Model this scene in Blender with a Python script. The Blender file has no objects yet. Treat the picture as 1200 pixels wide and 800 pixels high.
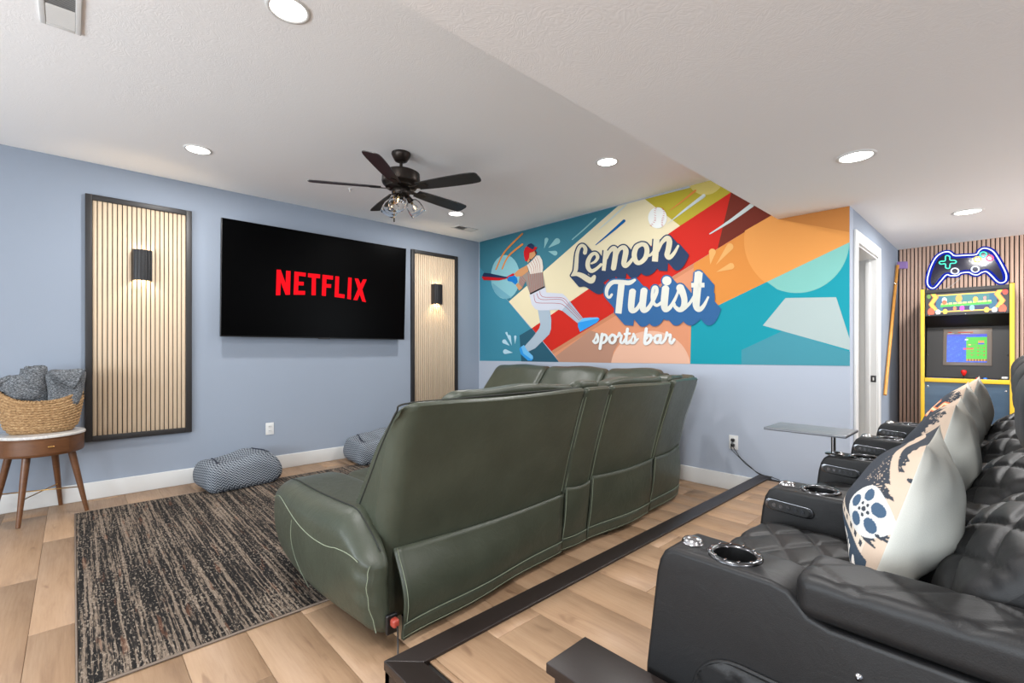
import bpy, bmesh, math, random
import numpy as np
from mathutils import Vector, Matrix
random.seed(7)
rng = np.random.default_rng(7)
S = bpy.context.scene
COL = S.collection
PI = math.pi

# ------------------------------------------------------------------ camera
F_PX, YAW, HY = 546.74, -0.81581, 410.81          # focal length and horizon for a 1200 x 800 frame
CAM = (5.1156, -4.1736, 1.2092)
cd = bpy.data.cameras.new('camera'); cam = bpy.data.objects.new('camera', cd); COL.objects.link(cam)
cd.sensor_width = 36; cd.lens = F_PX / 1200 * 36; cd.shift_y = (HY - 400) / 1200; cd.clip_start = .05
cam.location = CAM; cam.rotation_euler = (PI / 2, 0, -YAW)
S.camera = cam

# ------------------------------------------------------------------ light and exposure
S.view_settings.view_transform = 'Standard'; S.view_settings.look = 'None'
S.view_settings.gamma = 1; S.view_settings.use_curve_mapping = False
S.view_settings.exposure = 0.6
w = bpy.data.worlds.new('sky'); S.world = w; w.use_nodes = True
w.node_tree.nodes['Background'].inputs[0].default_value = (.80, .90, 1, 1)
w.node_tree.nodes['Background'].inputs[1].default_value = 1.5

def area(name, loc, rot, sx, sy, power, col=(1, 1, 1), shape='RECTANGLE', spread=PI):
    l = bpy.data.lights.new(name, 'AREA'); l.shape = shape; l.size = sx; l.size_y = sy; l.energy = power; l.color = col; l.spread = spread
    o = bpy.data.objects.new(name, l); COL.objects.link(o); o.location = loc; o.rotation_euler = rot
    return o
# daylight through the two windows of the wall behind the camera
area('window_and_fill_light', (2.6, -7.25, 1.35), (PI / 2 + .08, 0, 0), 2.3, 1.5, 90, (.87, .94, 1))
area('window_and_fill_light', (5.75, -7.25, 1.35), (PI / 2 + .2, 0, 0), 2.4, 1.5, 95, (.87, .94, 1))
area('window_and_fill_light', (7.75, 1.1, 1.35), (PI / 2 + .2, 0, PI / 2), 1.5, 1.3, 45, (.88, .94, 1))  # fill light at the added right-wall window, brightens the hall
CAN_POWER, CAN_COL = 16.5, (1, .99, .98)

# ------------------------------------------------------------------ helpers
def lin(c):
    c = c / 255
    return c / 12.92 if c <= .04045 else ((c + .055) / 1.055) ** 2.4
def rgb(r, g, b): return (lin(r), lin(g), lin(b), 1)
def rgbn(a):
    a = np.asarray(a, float) / 255
    return np.where(a <= .04045, a / 12.92, ((a + .055) / 1.055) ** 2.4)

class NT:
    """tiny node-tree writer"""
    def __init__(s, name):
        s.m = bpy.data.materials.new(name); s.m.use_nodes = True
        s.t = s.m.node_tree; s.b = s.t.nodes['Principled BSDF']
    def n(s, typ, ins=None, **kw):
        x = s.t.nodes.new(typ)
        for k, v in kw.items(): setattr(x, k, v)
        for k, v in (ins or {}).items(): s.set(x.inputs[k], v)
        return x
    def set(s, sock, v):
        if isinstance(v, bpy.types.NodeSocket): s.t.links.new(v, sock)
        elif isinstance(v, bpy.types.Node): s.t.links.new(v.outputs[0], sock)
        else: sock.default_value = v
    def math(s, op, a, b=0.0, c=0.0):
        x = s.t.nodes.new('ShaderNodeMath'); x.operation = op
        s.set(x.inputs[0], a); s.set(x.inputs[1], b); s.set(x.inputs[2], c); return x.outputs[0]
    def ramp(s, fac, stops, interp='LINEAR'):
        r = s.t.nodes.new('ShaderNodeValToRGB'); s.set(r.inputs[0], fac); r.color_ramp.interpolation = interp
        e = r.color_ramp.elements
        while len(e) < len(stops): e.new(.5)
        for el, (p, c) in zip(e, stops): el.position = p; el.color = c if len(c) == 4 else (*c, 1)
        return r.outputs[0]
    def noise(s, vec, scale, detail=3, rough=.5, out=0, dist=0):
        x = s.n('ShaderNodeTexNoise', {'Scale': scale, 'Detail': detail, 'Roughness': rough, 'Distortion': dist})
        if vec is not None: s.set(x.inputs['Vector'], vec)
        return x.outputs[out]
    def mapping(s, vec, scale=(1, 1, 1), loc=(0, 0, 0), rot=(0, 0, 0)):
        x = s.n('ShaderNodeMapping'); s.set(x.inputs[0], vec)
        x.inputs['Scale'].default_value = scale; s.set(x.inputs['Location'], loc); x.inputs['Rotation'].default_value = rot
        return x.outputs[0]
    def mix(s, fac, a, b, mode='MIX'):
        x = s.n('ShaderNodeMix', data_type='RGBA', blend_type=mode)
        s.set(x.inputs[0], fac); s.set(x.inputs[6], a); s.set(x.inputs[7], b); return x.outputs[2]
    def obj(s): return s.n('ShaderNodeTexCoord').outputs['Object']
    def bump(s, h, strength=.3, dist=.002):
        x = s.n('ShaderNodeBump', {'Strength': strength, 'Distance': dist, 'Height': h}); s.set(s.b.inputs['Normal'], x.outputs[0])
    def P(s, **kw):
        for k, v in kw.items(): s.set(s.b.inputs[k.replace('_', ' ')], v)
        return s
M = {}
def plain(name, col, rough=.5, metal=0, bump=None, spec=.5, coat=0, vary=0):
    n = NT(name); n.P(Base_Color=col, Roughness=rough, Metallic=metal); n.b.inputs['Specular IOR Level'].default_value = spec
    n.b.inputs['Coat Weight'].default_value = coat
    co = None
    if bump or vary: co = n.obj()
    if vary:
        f = n.noise(co, 6, 4)
        n.P(Base_Color=n.mix(f, tuple(c * (1 - vary) for c in col[:3]) + (1,), tuple(min(1, c * (1 + vary)) for c in col[:3]) + (1,)))
    if bump: n.bump(n.noise(co, bump[0], 3), bump[1], bump[2] if len(bump) > 2 else .002)
    M[name] = n.m; return n.m
def glow(name, col, strength):
    n = NT(name); n.P(Base_Color=(0, 0, 0, 1), Roughness=1, Emission_Color=col, Emission_Strength=strength); n.b.inputs['Specular IOR Level'].default_value = 0; M[name] = n.m; return n.m

# ---- mesh builder
class MB:
    def __init__(s): s.v = []; s.f = []; s.mi = []; s.uv = None; s.n = 0; s.col = None
    def add(s, V, F, m=0):
        V = np.asarray(V, float).reshape(-1, 3); s.v.append(V)
        for f in F: s.f.append([i + s.n for i in f]); s.mi.append(m)
        s.n += len(V); return s
    def box(s, x0, x1, y0, y1, z0, z1, m=0):
        V = [(x, y, z) for x in (x0, x1) for y in (y0, y1) for z in (z0, z1)]
        return s.add(V, [(0, 1, 3, 2), (4, 6, 7, 5), (0, 4, 5, 1), (2, 3, 7, 6), (0, 2, 6, 4), (1, 5, 7, 3)], m)
    def grid(s, G, wu=False, wv=False, m=0, cap0=False, cap1=False):
        G = np.asarray(G, float); nu, nv = G.shape[:2]; F = []
        for i in range(nu - (0 if wu else 1)):
            for j in range(nv - (0 if wv else 1)):
                a, b = i * nv + j, ((i + 1) % nu) * nv + j; c, d = ((i + 1) % nu) * nv + (j + 1) % nv, i * nv + (j + 1) % nv
                F.append((a, b, c, d))
        if cap0: F.append(tuple(range(nv))[::-1])
        if cap1: F.append(tuple((nu - 1) * nv + j for j in range(nv)))
        return s.add(G.reshape(-1, 3), F, m)
    def tube(s, pts, r, seg=8, closed=False, m=0, caps=True):
        P = [Vector(p) for p in pts]; n = len(P); R = r if hasattr(r, '__len__') else [r] * n; G = []
        up = None
        for i in range(n):
            a = P[(i - 1) % n] if (closed or i > 0) else P[0]; b = P[(i + 1) % n] if (closed or i < n - 1) else P[-1]
            t = (b - a).normalized()
            if up is None: up = Vector((0, 0, 1)) if abs(t.z) < .9 else Vector((1, 0, 0))
            u = t.cross(up); u = u.normalized() if u.length > 1e-6 else t.orthogonal().normalized(); v = u.cross(t).normalized(); up = v
            G.append([P[i] + (u * math.cos(k * 2 * PI / seg) + v * math.sin(k * 2 * PI / seg)) * R[i] for k in range(seg)])
        G = np.array([[tuple(q) for q in row] for row in G])
        return s.grid(G, wu=closed, wv=True, m=m, cap0=caps and not closed, cap1=caps and not closed)
    def lathe(s, prof, seg=24, c=(0, 0, 0), m=0, cap0=True, cap1=True, M4=None):
        G = np.array([[(r * math.cos(k * 2 * PI / seg), r * math.sin(k * 2 * PI / seg), z) for k in range(seg)] for r, z in prof])
        if M4 is not None:
            A = np.array(M4.to_3x3()); G = G @ A.T + np.array(M4.translation)
        return s.grid(G + np.array(c), wv=True, m=m, cap0=cap0, cap1=cap1)
    def prism(s, poly, f0, f1, m=0):
        """poly: list of 2-D points; f0,f1 map a 2-D point to 3-D for the two faces"""
        n = len(poly); V = [f0(*q) for q in poly] + [f1(*q) for q in poly]
        F = [tuple(range(n)), tuple(range(2 * n - 1, n - 1, -1))] + [(i, i + n, (i + 1) % n + n, (i + 1) % n) for i in range(n)]
        return s.add(V, F, m)
    def rbox(s, size, r, n=10, c=(0, 0, 0), fn=None, m=0):
        """rounded box on a dense grid; fn deforms the (N,3) vertices"""
        h = np.array(size, float) / 2; nn = n if hasattr(n, '__len__') else (n, n, n); r = min(r, h.min() * .999)
        def axis(k):
            inner = np.linspace(-(h[k] - r), h[k] - r, max(2, nn[k]) + 1); e = r * np.tan(np.linspace(PI / 4, 0, 5)[:-1])
            return np.concatenate([-(h[k] - r) - e, inner, h[k] - r + e[::-1]])
        for ax in range(3):
            u, v = [k for k in range(3) if k != ax]; A, B = np.meshgrid(axis(u), axis(v), indexing='ij')
            for sg in (-1, 1):
                Pn = np.zeros(A.shape + (3,)); Pn[..., u] = A; Pn[..., v] = B; Pn[..., ax] = sg * h[ax]
                q = np.clip(Pn, -(h - r), h - r); d = Pn - q; L = np.linalg.norm(d, axis=-1, keepdims=True)
                Pn = q + r * d / np.maximum(L, 1e-9)
                Q = Pn.reshape(-1, 3)
                Q = fn(Q) if fn else Q
                G = (Q + np.array(c)).reshape(A.shape + (3,))
                s.grid(G if (sg > 0) == (ax != 1) else G[::-1], m=m)
        s.weld = True
        return s
    def build(s, name, mats, parent=None, smooth=False, bevel=0, bseg=2, auto=None, local=False, weld=None, sub=0):
        V = np.concatenate(s.v) if s.v else np.zeros((0, 3))
        if parent is not None and not local: V = to_local(parent, V)
        me = bpy.data.meshes.new(name); me.from_pydata(V.tolist(), [], s.f); me.update()
        mats = mats if isinstance(mats, (list, tuple)) else [mats]
        for mm in mats: me.materials.append(mm)
        me.polygons.foreach_set('material_index', s.mi)
        if s.uv is not None:
            uvl = me.uv_layers.new(name='UVMap'); li = np.zeros(len(me.loops), int); me.loops.foreach_get('vertex_index', li)
            uvl.data.foreach_set('uv', np.asarray(s.uv)[li].ravel())
        if s.col is not None:
            ca = me.color_attributes.new('print', 'FLOAT_COLOR', 'POINT'); c4 = np.ones((len(V), 4)); c4[:, :3] = s.col
            ca.data.foreach_set('color', c4.ravel())
        wl = getattr(s, 'weld', False) if weld is None else weld
        if wl or bevel:
            bm = bmesh.new(); bm.from_mesh(me)
            bmesh.ops.remove_doubles(bm, verts=bm.verts, dist=1e-5)
            if wl: bmesh.ops.recalc_face_normals(bm, faces=bm.faces)
            if bevel:
                ed = [e for e in bm.edges if len(e.link_faces) == 2 and e.calc_face_angle(0) > .6]
                bmesh.ops.bevel(bm, geom=ed, offset=bevel, segments=bseg, profile=.6, affect='EDGES', clamp_overlap=True)
            bm.to_mesh(me); bm.free()
        if smooth or bevel: me.polygons.foreach_set('use_smooth', [True] * len(me.polygons))
        if auto: me.set_sharp_from_angle(angle=math.radians(auto))
        o = bpy.data.objects.new(name, me); COL.objects.link(o)
        if parent is not None: o.parent = parent
        return o
FR = {}
def to_local(parent, V):
    root = parent
    while root.parent is not None: root = root.parent
    if root.name not in FR: return V
    L, a = FR[root.name]; W = V - np.array(L); c, s_ = math.cos(-a), math.sin(-a)
    return np.stack([W[:, 0] * c - W[:, 1] * s_, W[:, 0] * s_ + W[:, 1] * c, W[:, 2]], 1)
def tag(o, label=None, cat=None, group=None, kind=None):
    if label: o['label'] = label
    if cat: o['category'] = cat
    if group: o['group'] = group
    if kind: o['kind'] = kind
    return o
def thing(name, label, cat, loc=(0, 0, 0), rz=0, group=None):
    o = bpy.data.objects.new(name, None); COL.objects.link(o); o.location = loc; o.rotation_euler = (0, 0, rz); o.empty_display_size = .1
    FR[o.name] = (loc, rz); return tag(o, label, cat, group)
def copy_tree(o, parent=None):
    c = o.copy(); COL.objects.link(c)
    if parent is not None: c.parent = parent
    for ch in list(o.children): copy_tree(ch, c)
    return c
def struct(o): o['kind'] = 'structure'; return o
def arc(cx, cy, r, a0, a1, n=12, ry=None): return [(cx + r * math.cos(a), cy + (ry or r) * math.sin(a)) for a in np.linspace(a0, a1, n)]
def spline(P, n=12, closed=False):
    """Catmull-Rom through points of any dimension"""
    P = [np.array(p, float) for p in P]; N = len(P); out = []
    for i in range(N if closed else N - 1):
        if closed: a, b, c, d = P[i - 1], P[i], P[(i + 1) % N], P[(i + 2) % N]
        else: a, b, c, d = P[max(i - 1, 0)], P[i], P[i + 1], P[min(i + 2, N - 1)]
        for t in np.linspace(0, 1, n, endpoint=False):
            out.append(.5 * ((2 * b) + (c - a) * t + (2 * a - 5 * b + 4 * c - d) * t * t + (3 * b - a - 3 * c + d) * t ** 3))
    if not closed: out.append(P[-1])
    return [tuple(q) for q in out]
def ray(px, py):
    fw = np.array([math.sin(YAW), math.cos(YAW), 0]); rt = np.array([math.cos(YAW), -math.sin(YAW), 0])
    return fw + (px - 600) / F_PX * rt + np.array([0, 0, (HY - py) / F_PX])
def on_plane(px, py, P0, N):
    """where the line of sight through a point of the photograph meets a real surface (used to measure flat artwork on walls)"""
    d = ray(px, py); o = np.array(CAM); N = np.array(N, float); return o + d * (np.dot(np.array(P0) - o, N) / np.dot(d, N))

# ------------------------------------------------------------------ setting materials
def wall_paint(name, col):
    n = NT(name); co = n.obj(); n.P(Base_Color=col, Roughness=.7); n.b.inputs['Specular IOR Level'].default_value = .2; n.bump(n.noise(co, 130, 3), .18, .002); M[name] = n.m; return n.m
wall_paint('blue_paint', rgb(142, 151, 164)); wall_paint('pale_paint', rgb(162, 170, 183))
n = NT('ceiling_paint'); co = n.obj(); n.P(Base_Color=rgb(240, 240, 240), Roughness=.8)
sw = n.noise(n.mapping(co, (1, 1, 1)), 7, 2, dist=2.5); fine = n.noise(n.mapping(co, (1, 1, 1)), 34, 4, dist=1.6)
n.bump(n.math('ADD', n.math('MULTIPLY', n.math('SINE', n.math('MULTIPLY', sw, 60)), .35), fine), .075, .005); M['ceiling_paint'] = n.m
plain('white_trim', rgb(205, 205, 203), .4); plain('white_gloss', rgb(212, 212, 210), .35); plain('off_white', rgb(215, 214, 210), .5)
plain('dark_gap', rgb(28, 24, 22), .8)
n = NT('oak_plank'); oi = n.n('ShaderNodeObjectInfo'); co = n.obj()
off = n.n('ShaderNodeCombineXYZ', {0: n.math('MULTIPLY', oi.outputs['Random'], 37.0), 1: n.math('MULTIPLY', oi.outputs['Random'], 91.0), 2: 0.0})
v = n.mapping(co, (1.1, 9, 1), off.outputs[0]); v2 = n.mapping(co, (3, 60, 1), off.outputs[0]); v3 = n.mapping(co, (1.6, 5, 1), off.outputs[0])
g1 = n.noise(v, 2.2, 5, .6, dist=1.2); g2 = n.noise(v2, 2, 3, .6); kn = n.noise(v3, 3.2, 2, .5, dist=.6)
base = n.ramp(g1, [(.2, rgb(126, 97, 73)), (.46, rgb(151, 121, 93)), (.8, rgb(163, 134, 106))])
base = n.mix(n.math('MULTIPLY', n.math('SUBTRACT', g2, .4), .9), base, rgb(128, 97, 74))
base = n.mix(n.ramp(kn, [(.66, (0, 0, 0)), (.76, (.75, .75, .75))]), base, rgb(112, 82, 60))
base = n.mix(n.math('MULTIPLY', oi.outputs['Random'], .2), base, n.mix(.5, base, rgb(190, 166, 140)))
n.P(Base_Color=base, Roughness=n.math('ADD', .38, n.math('MULTIPLY', g2, .2))); n.bump(g2, .15, .0015); M['oak_plank'] = n.m

def slat_wood(name, lo, hi):
    n = NT(name); oi = n.n('ShaderNodeObjectInfo'); co = n.obj()
    off = n.n('ShaderNodeCombineXYZ', {0: n.math('MULTIPLY', oi.outputs['Random'], 23.0), 1: n.math('MULTIPLY', oi.outputs['Random'], 41.0), 2: 0.0})
    g = n.noise(n.mapping(co, (60, 60, 2.2), off.outputs[0]), 2.5, 4, .6)
    n.P(Base_Color=n.mix(g, lo, hi), Roughness=.55); n.bump(g, .12, .001); M[name] = n.m
slat_wood('slat_oak', rgb(196, 171, 141), rgb(222, 201, 174)); slat_wood('slat_walnut', rgb(196, 156, 134), rgb(236, 204, 182))
plain('felt_black', rgb(24, 24, 26), .9); plain('frame_black', rgb(38, 36, 36), .45); 
n = NT('espresso_wood'); co = n.obj(); g = n.noise(n.mapping(co, (4, 60, 60)), 2, 4, .6)
n.P(Base_Color=n.mix(g, rgb(24, 18, 16), rgb(38, 29, 26)), Roughness=.36); n.bump(g, .15, .001); M['espresso_wood'] = n.m

# ------------------------------------------------------------------ the room
XS, XM, YB, H1, H2 = 3.8364, 4.3175, 2.203, 2.74, 2.277     # soffit edge, end of the mural wall, slatted wall, two ceiling heights
XR, YF = 7.7, -7.2                                          # right wall and the wall behind the camera
PX0, PY0, PZ = 3.69, -3.42, .165                            # seating platform: front edge, near end, height
fl = struct(MB().box(-.1, XR + .1, YF - .1, YB + .1, -.12, -.006).build('floor', M['dark_gap']))
PLANK = {}
def plank_mesh(L, W):
    k = (round(L, 3), round(W, 3))
    if k not in PLANK:
        o = MB().box(0, L - .0012, 0, W - .0012, -.008, 0).build('plank', M['oak_plank'], bevel=.0012, bseg=1); PLANK[k] = o.data; bpy.data.objects.remove(o)
    return PLANK[k]
def lay_planks(parent, x0, x1, y0, y1, z, W=.2275, L=1.32, ystart=None):
    y = ystart if ystart is not None else y1; row = 0; ys = []
    while y > y0 + .02: ys.append((max(y - W, y0), y)); y -= W
    for a, b in ys:
        x = x0 - [.0, .55, .95, .28, .8][row % 5] * L; row += 1
        while x < x1 - .01:
            s0, s1 = max(x, x0), min(x + L, x1)
            if s1 - s0 > .02:
                o = bpy.data.objects.new('plank', plank_mesh(s1 - s0, b - a)); COL.objects.link(o); o.parent = parent; o.location = (s0, a, z)
            x += L
lay_planks(fl, 0, PX0 + .01, -7.1, .01, 0, ystart=-.107 + .2275 - .11)
lay_planks(fl, PX0 + .01, XR, -7.1, PY0, 0)
plat = struct(MB().box(PX0 + .012, XR, PY0 + .012, -.001, -.004, PZ - .009).build('floor', M['dark_gap']))
lay_planks(plat, PX0 + .09, XR, PY0 + .12, -.001, PZ, ystart=-3.05 + .2275 * 13 + .0)
hall = struct(MB().box(XM, XR, 0, YB, -.005, .0).build('floor', M['oak_plank']))
# espresso nosing around the platform
tr = struct(MB().build('trim_1', M['espresso_wood']))
TW = .095
MB().prism([(PX0, PY0), (PX0 + TW, PY0 + TW), (PX0 + TW, -.001), (PX0, -.001)], lambda a, b: (a, b, PZ - .02), lambda a, b: (a, b, PZ + .011)).build('nosing', M['espresso_wood'], tr, bevel=.003)
MB().prism([(PX0, PY0), (XR, PY0), (XR, PY0 + TW), (PX0 + TW, PY0 + TW)], lambda a, b: (a, b, PZ - .02), lambda a, b: (a, b, PZ + .011)).build('nosing', M['espresso_wood'], tr, bevel=.003)
MB().box(PX0 + .004, PX0 + .03, PY0 + .004, -.001, 0, PZ - .02).build('riser', M['espresso_wood'], tr)
MB().box(PX0 + .004, XR, PY0 + .004, PY0 + .03, 0, PZ - .02).build('riser', M['espresso_wood'], tr)

wl = struct(MB().box(-.14, 0, YF, .14, -.01, H1 + .02).build('wall_left', M['blue_paint']))
wm = struct(MB().box(0, XM - .12, 0, .12, -.01, H1 + .02).box(XM - .12, XM, 0, .105, -.01, H2 + .02).build('wall_back', M['pale_paint']))
DY0, DY1, DH = .20, 1.03, 2.04
wh = struct(MB().box(XM - .12, XM, .1051, DY0, -.01, H2 + .02).box(XM - .12, XM, DY1, YB, -.01, H2 + .02).box(XM - .12, XM, DY0, DY1, DH, H2 + .02).build('wall_hall', M['blue_paint']))
struct(MB().box(XM - .12, XR + .1, YB, YB + .12, -.01, H2 + .02).build('wall_far', M['felt_black']))
struct(MB().box(XM - 1.6, XM - 1.5, .12, YB, -.01, H2 + .02).box(XM - 1.5, XM - .12, YB - .4, YB - .3, -.01, H2 + .02).box(XM - 1.5, XM - .12, .12, YB - .3, H2, H2 + .02).box(XM - 1.5, XM - .12, .12, YB - .3, -.02, 0).build('wall_light_block', M['off_white']))  # unseen box added behind the doorway to block light
def wall_holes(name, axis, c0, c1, a0, a1, z0, z1, holes, mt):
    """wall slab at c0..c1 on the axis, running a0..a1, with rectangular openings (b0,b1,h0,h1)"""
    m = MB()
    def bx(p, q, r, s_): m.box(c0, c1, p, q, r, s_) if axis == 'x' else m.box(p, q, c0, c1, r, s_)
    p = a0
    for b0, b1, h0, h1 in holes:
        bx(p, b0, z0, z1); bx(b0, b1, z0, h0); bx(b0, b1, h1, z1); p = b1
    bx(p, a1, z0, z1); return struct(m.build(name, mt))
W1, W2, W3 = (1.45, 3.75, .6, 2.1), (4.5, 6.95, .6, 2.1), (.35, 1.85, .7, 2.0)
wall_holes('wall_front', 'y', YF - .14, YF, -.14, XR + .1, -.01, H1 + .02, [W1, W2], M['blue_paint'])
wall_holes('wall_right', 'x', XR, XR + .14, YF, YB, -.01, H1 + .02, [W3], M['blue_paint'])
n = NT('window_glass'); n.P(Base_Color=(1, 1, 1, 1), Roughness=0, Transmission_Weight=1, IOR=1.02); M['window_glass'] = n.m
for k, (b0, b1, h0, h1) in enumerate((W1, W2)):
    wd = struct(MB().box(b0, b1, YF - .1, YF - .05, h0, h0 + .05).box(b0, b1, YF - .1, YF - .05, h1 - .05, h1).box(b0, b0 + .05, YF - .1, YF - .05, h0, h1).box(b1 - .05, b1, YF - .1, YF - .05, h0, h1).box((b0 + b1) / 2 - .03, (b0 + b1) / 2 + .03, YF - .1, YF - .05, h0, h1).build('window_%d' % (k + 1), M['white_trim']))
b0, b1, h0, h1 = W3
struct(MB().box(XR + .05, XR + .1, b0, b1, h0, h0 + .05).box(XR + .05, XR + .1, b0, b1, h1 - .05, h1).box(XR + .05, XR + .1, b0, b0 + .05, h0, h1).box(XR + .05, XR + .1, b1 - .05, b1, h0, h1).build('window_3', M['white_trim']))  # unseen window, added so that more light reaches the hall
struct(MB().box(-.14, XS, YF, .14, H1, H1 + .1).build('ceiling', M['ceiling_paint']))
struct(MB().box(XS, XR + .14, YF, YB + .12, H2, H1 + .1).build('ceiling', M['ceiling_paint']))
# baseboards
def board(name, x0, x1, y0, y1, mt='white_trim'): return struct(MB().box(x0, x1, y0, y1, 0, .139).build(name, M[mt], bevel=.004, bseg=2))
board('baseboard_left', 0, .016, -7.15, 0); board('baseboard_back', .016, PX0 + .003, -.016, 0)
board('baseboard_hall', XM, XM + .016, DY1 + .1, YB - .02); board('baseboard_front', 0, XR, YF, YF + .016)
# door opening in the hall wall
d = struct(MB().box(XM - .122, XM + .002, DY0, DY0 + .018, 0, DH).box(XM - .122, XM + .002, DY1 - .018, DY1, 0, DH).box(XM - .122, XM + .002, DY0, DY1, DH - .018, DH).build('door_1', M['white_gloss']))
MB().box(XM, XM + .018, DY0 - .085, DY0 + .006, 0, DH + .085).build('casing', M['white_gloss'], d, bevel=.004)
MB().box(XM, XM + .018, DY1 - .006, DY1 + .085, 0, DH + .085).build('casing', M['white_gloss'], d, bevel=.004)
MB().box(XM, XM + .0185, DY0 + .007, DY1 - .007, DH - .006, DH + .085).build('casing', M['white_gloss'], d, bevel=.004)
MB().box(XM - .08, XM - .045, DY1 - .03, DY1 - .018, 0, DH - .018).build('door_stop', M['white_gloss'], d, bevel=.002)
lf = MB().box(XM - .90, XM - .125, DY0 - .062, DY0 - .027, .01, DH - .03).build('door_leaf', M['white_gloss'], d, bevel=.002)
MB().prism([(.0, .0), (.055, .0), (.055, .058), (.0, .058)], lambda a, b: (XM - .040 + a * .7, DY1 - .0185, .93 + b), lambda a, b: (XM - .040 + a * .7, DY1 - .0215, .93 + b)).build('strike_plate', M['frame_black'], d, bevel=.001)
MB().box(XM - .026, XM - .016, DY1 - .0225, DY1 - .0195, .945, .972).build('latch_hole', M['off_white'], d)

# slats on the far wall: each one a piece of its own
sw0 = MB().box(0, .0225, 0, .012, 0, H2).build('slat', M['slat_walnut'], bevel=.0012, bseg=1); sme = sw0.data; bpy.data.objects.remove(sw0)
wfar = bpy.data.objects['wall_far']
for k in range(int((XR - XM - .012) / .0308)):
    o = bpy.data.objects.new('slat', sme); COL.objects.link(o); o.parent = wfar; o.location = (XM + .012 + k * .0308, YB - .012, 0)

# ------------------------------------------------------------------ mural painted on the back wall
def PW(px, py): q = on_plane(px, py, (0, 0, 0), (0, 1, 0)); return q[0], q[2]
paint = {}
def pc(name, r, g, b):
    n = NT('paint_' + name); co = n.obj(); n.P(Base_Color=tuple(.76 * q for q in rgb(r, g, b)[:3]) + (1,), Roughness=.7); n.b.inputs['Specular IOR Level'].default_value = .12; n.bump(n.noise(co, 130, 3), .15, .002); paint[name] = n.m
for nm, c in dict(teal=(62, 124, 142), teal2=(66, 140, 164), slate=(46, 92, 112), cream=(232, 220, 184), red=(206, 44, 34), maroon=(116, 48, 36), olive=(186, 172, 58), sun=(214, 198, 116),
                  peach=(220, 150, 114), peach2=(232, 184, 158), brown=(184, 140, 118), stripe=(204, 136, 100), orange=(222, 144, 70), orange2=(232, 158, 84), orange3=(212, 140, 74), aqua=(28, 154, 170), aqua2=(132, 196, 187),
                  ice=(178, 194, 193), steel=(74, 150, 166), navy=(48, 66, 98), blue=(56, 104, 156), letter=(222, 214, 186), letter2=(226, 226, 214), white=(236, 240, 238), skin=(204, 148, 102), helmet=(196, 28, 34), hnavy=(36, 52, 84),
                  hair=(110, 40, 36), black=(30, 30, 34), jersey=(222, 216, 204), jgray=(150, 138, 130), pin=(178, 70, 70), pants=(208, 212, 224), pants2=(172, 188, 202), glove=(24, 118, 196), shoe=(52, 156, 232), shoe2=(112, 190, 240),
                  egg=(136, 190, 200), egg2=(112, 170, 188), drop=(140, 190, 194), drop2=(184, 220, 236), odrop=(234, 176, 106), comet=(206, 216, 214), cblue=(20, 96, 160), corange=(222, 138, 70)).items(): pc(nm, *c)
class Art:
    """flat painted shapes on the wall plane, each a hair thicker than the one below"""
    def __init__(s, layer0=1): s.m = MB(); s.mats = []; s.k = layer0
    def mi(s, c):
        if c not in s.mats: s.mats.append(c)
        return s.mats.index(c)
    def poly(s, c, pts, step=True):
        if step: s.k += 1
        y = -.00012 * s.k; s.m.add([(x, y, z) for x, z in (PW(*q) for q in pts)], [tuple(range(len(pts)))], s.mi(c)); return s
    def blob(s, c, pts, n=8): return s.poly(c, spline(pts, n, True))
    def stroke(s, c, pts, wd, n=10, off=(0, 0), grow=0, step=True, round_=True, seg=14):
        """brush stroke: round dabs joined by quads; wd = widths at the points"""
        if step: s.k += 1
        wd = wd if hasattr(wd, '__len__') else [wd] * len(pts)
        P3 = spline([(p[0], p[1], w_) for p, w_ in zip(pts, wd)], n) if n > 1 else [(p[0], p[1], w_) for p, w_ in zip(pts, wd)]
        P3 = np.array(P3); P3[:, 0] += off[0]; P3[:, 1] += off[1]; R = P3[:, 2] / 2 + grow
        y = -.00012 * s.k; V = []; F = []
        def put(x, z_): q = PW(x, z_); V.append((q[0], y - rng.random() * 2e-5, q[1])); return len(V) - 1
        for i in range(len(P3)):
            if round_ or 0 < i < len(P3) - 1:
                F.append(tuple(put(P3[i, 0] + R[i] * math.cos(a), P3[i, 1] + R[i] * math.sin(a)) for a in np.linspace(0, 2 * PI, seg, endpoint=False)))
            if i:
                d = P3[i, :2] - P3[i - 1, :2]; L = np.linalg.norm(d)
                if L > 1e-6:
                    nx, ny = -d[1] / L, d[0] / L
                    F.append((put(P3[i - 1, 0] + nx * R[i - 1], P3[i - 1, 1] + ny * R[i - 1]), put(P3[i, 0] + nx * R[i], P3[i, 1] + ny * R[i]), put(P3[i, 0] - nx * R[i], P3[i, 1] - ny * R[i]), put(P3[i - 1, 0] - nx * R[i - 1], P3[i - 1, 1] - ny * R[i - 1])))
        s.m.add(V, F, s.mi(c)); return s
    def build(s, name, parent): return s.m.build(name, [paint[c] for c in s.mats], parent, local=True)
def Zc(ox, oy, k): return lambda pts: [(ox + x / k, oy + y / k) for x, y in pts]
zA, zB, zC = Zc(540, 200, 3.2), Zc(780, 200, 3.2), Zc(800, 200, 10)
a = Art()
B0, B1, B2 = (562.2, 422.6), (809, 426.2), (995.6, 428.6)
a.poly('teal', [(562.2, 283.6), (724.4, 241), (596.3, 353.3), (562.2, 313)])
a.poly('teal2', [(562.2, 313), (655, 421.5+2), B0])
a.poly('teal', [(562.2, 283.6), (724.4, 241), (623.3, 330), (596.3, 353.3), (562.2, 313)])
a.poly('cream', [(724.4, 241.6), (755.8, 233.3), (797, 264.5), (623.3, 384.4), (596.3, 353.3)])
a.poly('olive', [(755.8, 233.3), (912, 193.5), (912, 190), (855.5, 226), (797, 264.5)])
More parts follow.
